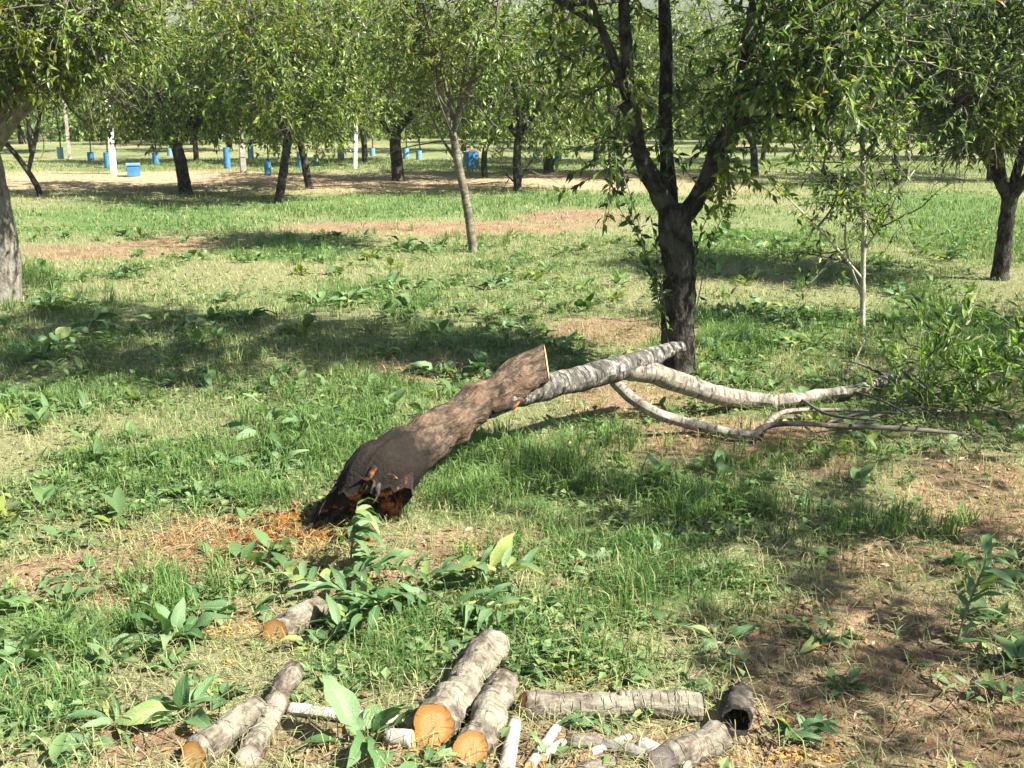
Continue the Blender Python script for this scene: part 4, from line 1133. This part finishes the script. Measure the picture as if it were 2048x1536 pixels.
WEEDS = [
 ('large dark weed cluster left of the dull-orange-ended short log', 345, 1290, 120, 11, .75), ('upright weed with one bright yellow-green leaf left of grey-ended log', 370, 1440, 110, 9, .85),
 ('pale broad weed in the bottom left corner', 60, 1440, 85, 9, .4), ('flat pale weed below the corner weed, bottom left', 170, 1500, 80, 9, .4),
 ('shaded blue-green weed at the left edge near the bottom', 30, 1330, 110, 9, .6), ('big-leaved weed in front of the white stick', 735, 1490, 130, 8, .7),
 ('grey-green weed at the bottom under the thickest log', 850, 1535, 110, 7, .5), ('pale weed at bottom below the beside-log', 960, 1560, 80, 7, .5),
 ('small weed between short log and thickest log', 850, 1320, 80, 7, .4), ('weed at the far end of the thickest log', 1040, 1350, 70, 7, .5),
 ('weed with one pale round leaf behind the crosswise log', 1225, 1365, 65, 6, .5), ('dark green weed left of the hollow stub', 1380, 1380, 80, 9, .4),
 ('small weed right of the hollow stub', 1590, 1480, 70, 7, .4), ('dark spread weed on bare soil right of centre', 1650, 1280, 80, 8, .35),
 ('clump of weeds above the crosswise log', 1440, 1290, 75, 9, .45), ('weed in grass right of the leafy sprigs', 1180, 1160, 65, 7, .6),
 ('lone weed in the middle of the near grass', 1400, 1160, 60, 8, .5), ('small pale weed at the right edge by the soil', 1970, 1320, 55, 6, .4),
 ('weed with one long pale leaf standing up left of the fallen trunk', 540, 865, 95, 5, .8), ('leafy weed just behind the fallen trunk', 850, 835, 80, 9, .6),
 ('shadowed weed behind the sawn top of the fallen trunk', 975, 745, 75, 8, .5), ('weed right of the sawn trunk top', 1130, 735, 60, 5, .4),
 ('bright weed in front of the shade left of centre', 720, 850, 70, 8, .55), ('weed in shade at the left edge behind the grass', 70, 700, 70, 9, .6),
 ('weed patch left of centre at the shadow edge', 380, 660, 60, 9, .45), ('dark weed patch beside the left shadow', 190, 670, 60, 9, .4),
 ('yellow-green weed near the centre of the back lawn', 700, 600, 55, 9, .5), ('pair-leaved weed left of the yellow-green one', 440, 605, 45, 7, .6),
 ('yellowish weed right of the yellow-green one', 830, 575, 50, 9, .5), ('low weed on dry grass right of the yellowish one', 980, 575, 42, 8, .5),
 ('lush weed right of the dark forked tree', 1500, 640, 60, 10, .6), ('lush weed left of the thin upright sapling', 1600, 640, 65, 10, .6),
 ('shaded weed at the foot of the thin upright sapling', 1690, 640, 55, 9, .5), ('green weed at the foot of the dark forked tree', 1430, 700, 55, 8, .6),
 ('weed at the right edge under the fallen brush', 2010, 890, 90, 7, .7), ('yellow weed on dry ground below the thin branch', 1730, 960, 60, 8, .5),
 ('small yellow weed left of the one on dry ground', 1640, 910, 45, 6, .5), ('weed beside the bare soil left of the root end', 170, 1150, 75, 7, .4),
 ('pale weed at the left edge above the shaded one', 15, 1200, 80, 6, .5), ('thin yellow-green weed by the dark furrow', 378, 520, 45, 6, .9),
 ('weed tuft in front of the furrow on the right', 800, 500, 40, 8, .5), ('green weed in the dry strip at far left', 230, 555, 45, 8, .4),
 ('pale long-leaved weed below the fallen trunk', 560, 935, 70, 6, .7), ('weed under the yellow grass right of centre', 1380, 1075, 60, 6, .3),
 ('single broad leaf weed beside the short log', 500, 1225, 100, 5, .3), ('pale weed behind the grey-ended log', 650, 1350, 70, 8, .35), ('weed behind the thick logs, right side', 1130, 1290, 70, 7, .4),
 ('weed in front of the grey-blue stick', 1100, 1345, 70, 6, .45), ('yellow-green weed far right of the main tree', 1480, 480, 42, 10, .5), ('weed near the right-edge tree foot', 1900, 520, 40, 9, .6),
 ('leafy weed clump in front of the lush weeds by the sapling', 1560, 690, 55, 10, .6), ('shaded weed clump at the right edge beyond the brush', 1990, 660, 60, 10, .6), ('weed clump midway between slim tree and fallen trunk', 1010, 660, 40, 8, .5),
 ('weed clump in the shade beside the left-edge trunk', 100, 620, 50, 9, .6), ('broad weed between corner weed and upright weed', 240, 1450, 95, 8, .5), ('weed hugging the yellow-ended log', 440, 1400, 85, 7, .6), ('weed left of the big dark cluster', 200, 1330, 80, 8, .5),
 ('weed in front of the foliage heap', 640, 1300, 70, 7, .4), ('weed above the foliage heap on the right', 1090, 1200, 60, 7, .5), ('weed left of the tall grey-leaved shoot', 1830, 1330, 45, 6, .3),
 ('weed left of the right-edge tree, nearer', 1800, 590, 45, 9, .5), ('weed beyond the right-edge tree', 1560, 490, 40, 9, .5),
]
for i, w in enumerate(WEEDS):
    weed(w[0], w[1], w[2], w[3], w[4], 500 + i, w[5])

rs = np.random.RandomState(900)
pts_ = []
for i in range(30):
    if i < 20: px, py = rs.uniform(0, 1300), rs.uniform(1120, 1530)
    else: px, py = rs.uniform(0, 2000), rs.uniform(820, 1150)
    pts_.append((px, py, rs.uniform(38, 70), rs.uniform(.25, .8)))
for i, (px, py, sz, up) in enumerate(sorted(pts_)):
    weed('small leafy weed seedling in the foreground grass, %s such seedling from the left' % ORD[i], px, py, sz, 5, 1000 + i, up, 'small weeds scattered through the foreground')

# cut leafy sprigs (long narrow leaves)
def sprig(label, pts, nleaf, Lpx, seed, name='cut_sprig', lift=.02, r=.005, cat='sprig', group='cut leafy sprigs'):
    """pts: (px, py, height above ground)"""
    rng = np.random.RandomState(seed)
    P = []
    for x, y, h in pts: P.append(G(x, y, 0) + np.array((0, 0, h)))
    o = P[0].copy()
    root = empty(name, o); tag(root, label, cat, group)
    PP, RR = spline(P, list(np.linspace(r, r * .4, len(P))), .02)
    v, f, u = tube_arrays(PP, RR, 6); obj('stem', mesh_np('stem', v - o, f, u, None, M_SHOOT, True), root)
    k = math.hypot(o[1], CAM_H) / FPX
    for i in range(nleaf):
        t = (i + rng.uniform(.1, .9)) / nleaf * .95 + .05; q = PP[min(int(t * len(PP)), len(PP) - 1)]
        d = PP[min(int(t * len(PP)) + 1, len(PP) - 1)] - PP[max(int(t * len(PP)) - 2, 0)]
        a0 = math.atan2(d[1], d[0]); az = a0 + (1 if i % 2 else -1) * rng.uniform(.4, 1.3)
        place_leaf(root, q - o, az, rng.uniform(-.15, .6), Lpx * k * rng.uniform(.7, 1.15), LANCE, rng)
sprig('leafy sprig standing up in front of the rotten root end', [(700, 1150, 0), (705, 1150, .10), (712, 1150, .20), (720, 1150, .27)], 22, 75, 1)
sprig('sprig of narrow leaves lying left in the cut foliage heap', [(800, 1230, .02), (720, 1220, .05), (640, 1200, .06), (590, 1180, .04)], 24, 80, 2)
sprig('sprig of narrow leaves in the middle of the foliage heap', [(860, 1200, .02), (800, 1230, .07), (740, 1260, .07), (700, 1270, .03)], 24, 80, 3)
sprig('sprig reaching right out of the foliage heap', [(830, 1190, .03), (900, 1180, .07), (970, 1180, .09), (1040, 1180, .07)], 22, 80, 4)
sprig('sprig drooping at the front of the foliage heap', [(900, 1230, .03), (950, 1250, .07), (1000, 1260, .06), (1050, 1255, .03)], 20, 75, 5)
sprig('sprig at the back of the foliage heap', [(680, 1170, .03), (760, 1180, .08), (830, 1190, .09)], 20, 75, 6)
sprig('tall grey-leaved shoot on the bare soil at the right', [(1912, 1298, 0), (1920, 1290, .07), (1935, 1285, .17), (1950, 1285, .25), (1952, 1285, .30)], 20, 80, 7, 'grey_shoot', cat='shoot', group=None)
sprig('small sprig lying on the soil in the lower right', [(2040, 1420, .01), (1980, 1395, .03), (1900, 1385, .02)], 9, 70, 8)
sprig('tiny sprig on the chips beside the hollow stub', [(1560, 1490, .01), (1610, 1475, .03), (1660, 1480, .02)], 9, 60, 9)
sprig('flattened sprig in front of the crosswise log', [(1100, 1465, .01), (1180, 1450, .02), (1260, 1455, .02)], 12, 60, 10)
sprig('sprig across the front of the foliage heap on the left', [(650, 1300, .02), (690, 1270, .06), (720, 1250, .08)], 14, 70, 11)

# fallen crown brush at the right
def brush(label, pts, n, seed, L=.095):
    rng = np.random.RandomState(seed)
    P = [AT(x, y, d) for x, y, d in pts]
    o = G(*[pts[0][0], max(pts[0][1], 700)]); o = P[0].copy(); o[2] = gz(o[0], o[1])
    for q in P: q[2] = max(q[2], gz(q[0], q[1]) + .02)
    root = empty('brush_branch', o); tag(root, label, 'branch', 'leafy branches of the fallen crown')
    PP, RR = spline(P, list(np.linspace(.012, .004, len(P))), .05)
    v, f, u = tube_arrays(PP, RR, 7); obj('stem', mesh_np('stem', v - o, f, u, None, M_PALE, True), root)
    sh = []; bw = Batch()
    for i in range(n):
        q = PP[rng.randint(len(PP) // 5, len(PP))]
        w = walk(rng, q, rng.normal(0, 1, 3) * (.8, .8, .6) + (0.1, 0, .95), rng.uniform(.2, .5), 5, .15, -.05)
        w[:, 2] = np.maximum(w[:, 2], ground_h(w[:, 0], w[:, 1]) + .01); sh.append(w)
    lf = Batch(); pos, dr = [], []
    for q in sh:
        vv, ff, uu = tube_arrays(q, np.linspace(.004, .0016, len(q)), 4, cap=False); bw.add(vv - o, ff, uu)
        m = 13; a = rng.uniform(.1, .999, m) * (len(q) - 1.001); kk = a.astype(int)
        pos.append(q[kk] + (q[kk + 1] - q[kk]) * (a - kk)[:, None]); dr.append(q[kk + 1] - q[kk])
    pos = np.vstack(pos); m = len(pos)
    d = norm(norm(np.vstack(dr)) * .6 + rng.normal(0, .5, (m, 3)))
    LL = L * rng.uniform(.6, 1.2, m)
    lf.add(*leaf_arrays(pos - o, d, norm(rng.normal(0, .6, (m, 3)) + (0, 0, .8)), LL, LL * .24, palette(rng, m, 'mid') * np.array((.95, 1.05, 1.25))))
    obj('twigs', bw.mesh('twigs', M_SHOOT), root, kind='stuff'); obj('leaves', lf.mesh('leaves', M_LEAF), root, kind='stuff')
brush('upper leafy branch of the fallen crown, right of the thin upright sapling', [(1800, 800, 6.0), (1850, 740, 6.1), (1900, 690, 6.2), (1940, 640, 6.3)], 24, 1)
brush('leafy branch of the fallen crown reaching the right edge', [(1840, 800, 5.9), (1920, 770, 5.9), (1990, 745, 6.0), (2070, 730, 6.0)], 26, 2)
brush('lower leafy branch of the fallen crown lying on the grass', [(1820, 840, 5.7), (1900, 830, 5.7), (1980, 830, 5.6), (2060, 820, 5.6)], 20, 3)
brush('short leafy branch at the inner edge of the fallen crown', [(1780, 830, 5.85), (1830, 800, 5.9), (1870, 790, 5.9)], 6, 4)

# ------------------------------------------------------------------ grass, straw, low herbs
rg = np.random.RandomState(42)
def scatter(d0, d1, per_m2):
    area = (d1 * d1 - d0 * d0) / 2 * 1.08 + 1.6 * (d1 - d0)
    n = int(area * per_m2)
    y = np.sqrt(rg.uniform(d0 * d0, d1 * d1, n)); x = rg.uniform(-1, 1, n) * (.54 * y + .8)
    return x, y
tuft_seedlings = 91
B = Batch(); S = Batch()
for d0, d1, dens, hs, ws in ((1.9, 4.5, 5200, 1.2, 1.0), (4.5, 8, 4000, 1.15, 1.15), (8, 14, 1700, 1.05, 1.6), (14, 32, 380, 1.1, 3.0)):
    x, y = scatter(d0, d1, dens)
    g, so, pa = cover(x, y)
    clump = fbm(x * 7, y * 7, tuft_seedlings, 2)
    keep = rg.uniform(0, 1, len(x)) < np.clip(g * 1.25 * np.clip((clump - .28) * 3.2, .08, 1), .03, 1) * (1 - .85 * pa)
    x, y, g, clump = x[keep], y[keep], g[keep], clump[keep]
    n = len(x); a = rg.uniform(0, 6.283, n)
    tall = fbm(x * 1.1, y * 1.1, 95, 3)
    h = (.030 + .085 * np.clip((tall - .35) * 2.2, 0, 1) * (.3 + .7 * g) + .045 * np.clip((clump - .5) * 3, 0, 1)) * rg.uniform(.5, 1.3, n) * hs
    c0, c1, c2 = np.array((.055, .135, .026)), np.array((.165, .29, .095)), np.array((.37, .36, .17))
    t = np.clip(fbm(x * .9, y * .9, 97, 3) * 1.4 - .2 + rg.normal(0, .22, n), 0, 1)[:, None]
    col = c0 * (1 - t) + c1 * t
    dry = (rg.uniform(0, 1, n) < .16 + .25 * (1 - g))[:, None]
    col = np.where(dry, c2 * rg.uniform(.7, 1.2, (n, 1)), col) * rg.uniform(.75, 1.25, (n, 1))
    pos = np.stack([x, y, ground_h(x, y) - .004], -1)
    B.add(*blades(pos, h, rg.uniform(.0022, .0048, n) * ws, np.stack([np.cos(a), np.sin(a)], -1), rg.uniform(.15, 1.0, n), col, col * 1.12))
    # dry straw, lying low
    x, y = scatter(d0, d1, dens * .60)
    g, so, pa = cover(x, y)
    keep = rg.uniform(0, 1, len(x)) < np.clip(.62 - .45 * g - .25 * so, .05, 1) * (1 - .8 * pa)
    x, y, so = x[keep], y[keep], so[keep]; n = len(x); a = rg.uniform(0, 6.283, n)
    col = np.array((.37, .34, .18)) * rg.uniform(.55, 1.25, (n, 1)) * np.where(rg.uniform(0, 1, (n, 1)) < .4, np.array((.78, 1.0, .72)), np.array((1., 1, 1)))
    pos = np.stack([x, y, ground_h(x, y) + rg.uniform(-.002, .008, n)], -1)
    S.add(*blades(pos, rg.uniform(.03, .10, n) * hs, rg.uniform(.0018, .0035, n) * ws, np.stack([np.cos(a), np.sin(a)], -1), rg.uniform(.7, 1.6, n), col))
# taller tufts here and there
tx, ty, tg = [], [], []
for (px, py, rx, n, hh) in [(330, 960, 230, 26, .16), (640, 900, 170, 30, .17), (720, 830, 100, 12, .15), (1060, 960, 190, 34, .17), (1180, 900, 120, 12, .15), (1390, 1020, 140, 20, .16), (900, 1010, 60, 10, .17),
                            (1000, 900, 80, 12, .15), (1700, 1060, 160, 14, .13), (1880, 1060, 60, 5, .13), (1100, 1120, 200, 16, .12), (330, 1200, 200, 16, .15), (120, 1300, 120, 10, .15), (1450, 690, 120, 20, .2), (1900, 700, 120, 16, .2),
                            (150, 620, 120, 14, .2), (60, 560, 60, 10, .25), (1480, 500, 150, 16, .22), (700, 790, 70, 8, .15), (1560, 930, 150, 12, .12), (520, 1000, 120, 16, .14), (1660, 560, 100, 10, .2), (600, 500, 120, 12, .2), (900, 480, 150, 14, .2)]:
    for k in range(int(n * 1.7)):
        p = G(px + rg.normal(0, rx * .5), py + rg.normal(0, rx * .16)); m = rg.randint(14, 30)
        x = p[0] + rg.normal(0, .022, m); y = p[1] + rg.normal(0, .022, m); a = rg.uniform(0, 6.283, m)
        t = rg.uniform(0, 1, (m, 1)); col = (np.array((.06, .13, .03)) * (1 - t) + np.array((.21, .32, .10)) * t) * rg.uniform(.8, 1.2)
        B.add(*blades(np.stack([x, y, ground_h(x, y) - .004], -1), hh * rg.uniform(.45, 1.15, m), rg.uniform(.003, .006, m), np.stack([np.cos(a), np.sin(a)], -1), rg.uniform(.2, .95, m), col, col * 1.15))
gr = obj('grass', B.mesh('grass', M_GRASS), kind='stuff'); gr['label'] = 'green grass growing in tufts over the orchard floor'; gr['category'] = 'grass'
stw = obj('dry_grass', S.mesh('dry_grass', M_STRAW), kind='stuff'); stw['label'] = 'dry yellow grass and straw lying between the green tufts'; stw['category'] = 'dry grass'

# low herbs: small round leaves close to the ground
Hb = Batch()
for d0, d1, dens, ls in ((1.9, 4.6, 2600, .95), (4.6, 8, 800, 1.1), (8, 15, 300, 1.5)):
    x, y = scatter(d0, d1, dens)
    g, so, pa = cover(x, y)
    cl = fbm(x * 2.3, y * 2.3, 111, 3)
    keep = rg.uniform(0, 1, len(x)) < np.clip((cl - .42) * 4, 0, 1) * np.clip(g + .08, 0, 1) * (1 - .8 * so) * (1 - pa)
    x, y = x[keep], y[keep]; n = len(x); a = rg.uniform(0, 6.283, n)
    L = rg.uniform(.018, .05, n) * ls
    d = np.stack([np.cos(a), np.sin(a), rg.uniform(-.2, .6, n)], -1)
    t = rg.uniform(0, 1, (n, 1)); col = (np.array((.06, .12, .035)) * (1 - t) + np.array((.24, .31, .12)) * t)
    Hb.add(*leaf_arrays(np.stack([x, y, ground_h(x, y) + rg.uniform(.004, .05, n)], -1), d, norm(rg.normal(0, .35, (n, 3)) + (0, 0, 1)), L, L * rg.uniform(.4, .8, n), col))
hb = obj('low_herbs', Hb.mesh('low_herbs', M_GRASS), kind='stuff'); hb['label'] = 'small-leaved herbs creeping through the grass'; hb['category'] = 'herbs'

# coarse mixed weeds: leaf rosettes of many sizes that cover the ground between the named plants
Cw = Batch()
for d0, d1, dens, ls in ((1.9, 4.6, 40, .85), (4.6, 8, 21, .95), (8, 14, 9, 1.15)):
    x, y = scatter(d0, d1, dens)
    g, so, pa = cover(x, y)
    cl = fbm(x * .7 + 4, y * .7, 131, 3)
    keep = rg.uniform(0, 1, len(x)) < np.clip((cl - .36) * 5, .08, 1) * np.clip(g + .35, 0, 1) * (1 - .75 * so) * (1 - pa)
    for cx, cy in zip(x[keep], y[keep]):
        n = rg.randint(5, 15); a = rg.uniform(0, 6.283, n); el = rg.uniform(.1, 1.1, n)
        L = rg.uniform(.05, .125) * ls * rg.uniform(.5, 1.2, n)
        d = np.stack([np.cos(a) * np.cos(el), np.sin(a) * np.cos(el), np.sin(el)], -1)
        px = cx + rg.normal(0, .02, n); pz = cy + rg.normal(0, .02, n)
        pos = np.stack([px, pz, ground_h(px, pz)], -1) + d * (L * rg.uniform(.1, .4, n))[:, None]
        t = rg.uniform(0, 1, (n, 1)) * .6 + rg.uniform(0, .4)
        col = (np.array((.045, .105, .028)) * (1 - t) + np.array((.20, .31, .12)) * t) * rg.uniform(.8, 1.15, (n, 1))
        if rg.uniform() < .12: col = col * np.array((1.5, 1.15, .6))
        # blade bends over at the middle: two joined leaf halves
        s_ = norm(np.cross(d, (0, 0, 1.0))); u_ = np.cross(s_, d)
        w = L * rg.uniform(.32, .6)
        d2 = norm(d - np.array((0, 0, 1.0)) * rg.uniform(.2, .9, (n, 1)))
        m1 = pos + d * (L * .28)[:, None]; m2 = pos + d * (L * .5)[:, None]; m3 = m2 + d2 * (L * .28)[:, None]; tp = m2 + d2 * (L * .55)[:, None]
        sw, up = s_ * w[:, None], u_ * (w * .16)[:, None]
        Vv = np.stack([pos, m1 - sw * .42 + up, m1, m1 + sw * .42 + up, m2 - sw * .5 + up, m2, m2 + sw * .5 + up, m3 - sw * .34 + up, m3, m3 + sw * .34 + up, tp], 1).reshape(-1, 3)
        i = np.arange(n)[:, None] * 11
        T3 = np.concatenate([i + np.array([q]) for q in ((0, 2, 1), (0, 3, 2), (7, 8, 10), (8, 9, 10))])
        Q4 = np.concatenate([i + np.array([q]) for q in ((1, 2, 5, 4), (2, 3, 6, 5), (4, 5, 8, 7), (5, 6, 9, 8))])
        Cw.add(Vv, [T3, Q4], None, np.repeat(col, 11, 0))
cw = obj('mixed_weeds', Cw.mesh('mixed_weeds', M_GRASS, True), kind='stuff'); cw['label'] = 'low mixed weeds of many sizes filling the gaps in the grass'; cw['category'] = 'weeds'

# litter: dead leaves, chips and straw on the bare soil
Lt = Batch()
for d0, d1, dens in ((1.9, 4.5, 1100), (4.5, 8, 420)):
    x, y = scatter(d0, d1, dens)
    g, so, pa = cover(x, y)
    keep = rg.uniform(0, 1, len(x)) < .12 + .6 * so
    x, y = x[keep], y[keep]; n = len(x); a = rg.uniform(0, 6.283, n); L = rg.uniform(.012, .05, n)
    pal = np.array(((.30, .19, .10), (.42, .30, .17), (.20, .13, .08), (.45, .37, .24), (.33, .17, .06), (.16, .17, .08)))
    col = pal[rg.randint(0, len(pal), n)] * rg.uniform(.7, 1.2, (n, 1))
    Lt.add(*leaf_arrays(np.stack([x, y, ground_h(x, y) + rg.uniform(.001, .012, n)], -1), np.stack([np.cos(a), np.sin(a), rg.uniform(-.15, .25, n)], -1), norm(rg.normal(0, .3, (n, 3)) + (0, 0, 1)), L, L * rg.uniform(.15, .5, n), col))
lt = obj('leaf_litter', Lt.mesh('leaf_litter', M_STRAW), kind='stuff'); lt['label'] = 'dead leaves, bark chips and straw littering the bare soil'; lt['category'] = 'litter'

# crumbled orange rot and root fibres at the root end
Rt = Batch()
rr = np.random.RandomState(77)
for k in range(420):
    px, py = 612 + rr.normal(0, 48), 1058 + rr.normal(0, 17)
    p = G(px, py); v, f = chunk(rr.uniform(.006, .030), k)
    Rt.add(v + p + (0, 0, .010), [f])
rt = obj('rotten_crumbs', Rt.mesh('rotten_crumbs', M_CRUMB), kind='stuff'); rt['label'] = 'orange crumbs of rotten wood spilled at the root end'; rt['category'] = 'wood crumbs'
Fb = Batch()
for k in range(420):
    p = G(500 + rr.normal(0, 110), 1085 + rr.normal(0, 26)); a = rr.uniform(0, 6.28); L = rr.uniform(.05, .2)
    d = np.array((math.cos(a), math.sin(a), 0)); m = p + d * L * .5; e = p + d * L + rr.normal(0, .015, 3)
    m[2] = gz(m[0], m[1]) + rr.uniform(.008, .035); e[2] = gz(e[0], e[1]) + .006
    P, R = spline([p, m, e], [.0016, .0014, .001], .03)
    v, f, u = tube_arrays(P, R, 3, cap=False); Fb.add(v, f, u, np.array((.40, .23, .10)) * rr.uniform(.6, 1.2))
fb = obj('root_fibres', Fb.mesh('root_fibres', M_STRAW), kind='stuff'); fb['label'] = 'tangle of orange-brown straw and root fibres left of the root end'; fb['category'] = 'straw'

Tw = Batch()
for k in range(420):
    px, py = rr.uniform(0, 2048), 1536 - abs(rr.normal(0, 260))
    p = G(px, min(py, 1580)); a = rr.uniform(0, 6.28); L = rr.uniform(.03, .16)
    d = np.array((math.cos(a), math.sin(a), 0)); m = p + d * L * .5 + rr.normal(0, .006, 3); e = p + d * L
    for q in (p, m, e): q[2] = gz(q[0], q[1]) + rr.uniform(.003, .016)
    P, R = spline([p, m, e], [rr.uniform(.0014, .0038), .002, .0012], .04)
    v, f, u = tube_arrays(P, R, 4, cap=False); Tw.add(v, f, u, np.array((.22, .17, .11)) * rr.uniform(.4, 1.5))
tw = obj('twig_litter', Tw.mesh('twig_litter', M_STRAW), kind='stuff'); tw['label'] = 'thin dry twigs scattered on the ground around the logs'; tw['category'] = 'twigs'
Sd = Batch()
for cx, cy, sx, sy, n in ((1170, 1345, 35, 14, 160), (480, 1258, 45, 14, 150), (880, 1500, 60, 16, 120), (1590, 1510, 70, 16, 140), (720, 1135, 60, 14, 80)):
    for k in range(n):
        p = G(cx + rr.normal(0, sx), min(cy + rr.normal(0, sy), 1570)); v, f = chunk(rr.uniform(.002, .008), k)
        Sd.add(v * (1.6, 1, .5) + p + (0, 0, .003), [f], None, np.array((.62, .36, .10)) * rr.uniform(.6, 1.2))
sd = obj('sawdust', Sd.mesh('sawdust', M_STRAW), kind='stuff'); sd['label'] = 'orange sawdust and chips left where the logs were cut'; sd['category'] = 'sawdust'

# ------------------------------------------------------------------ haze: the air of a hot day
v, f = box_arrays(700, 340, 46.0, .001, -2.0)
hz = bpy.data.materials.new('haze_air'); hz.use_nodes = True
hn = hz.node_tree; hn.nodes.remove(hn.nodes['Principled BSDF'])
pv = hn.nodes.new('ShaderNodeVolumePrincipled')
pv.inputs['Color'].default_value = (.86, .92, 1.0, 1); pv.inputs['Density'].default_value = .0006; pv.inputs['Anisotropy'].default_value = .2
hn.links.new(pv.outputs[0], hn.nodes['Material Output'].inputs['Volume'])
ho = obj('haze', mesh_np('haze', v, [f], None, None, hz), None, (0, 100, 0), kind='stuff')
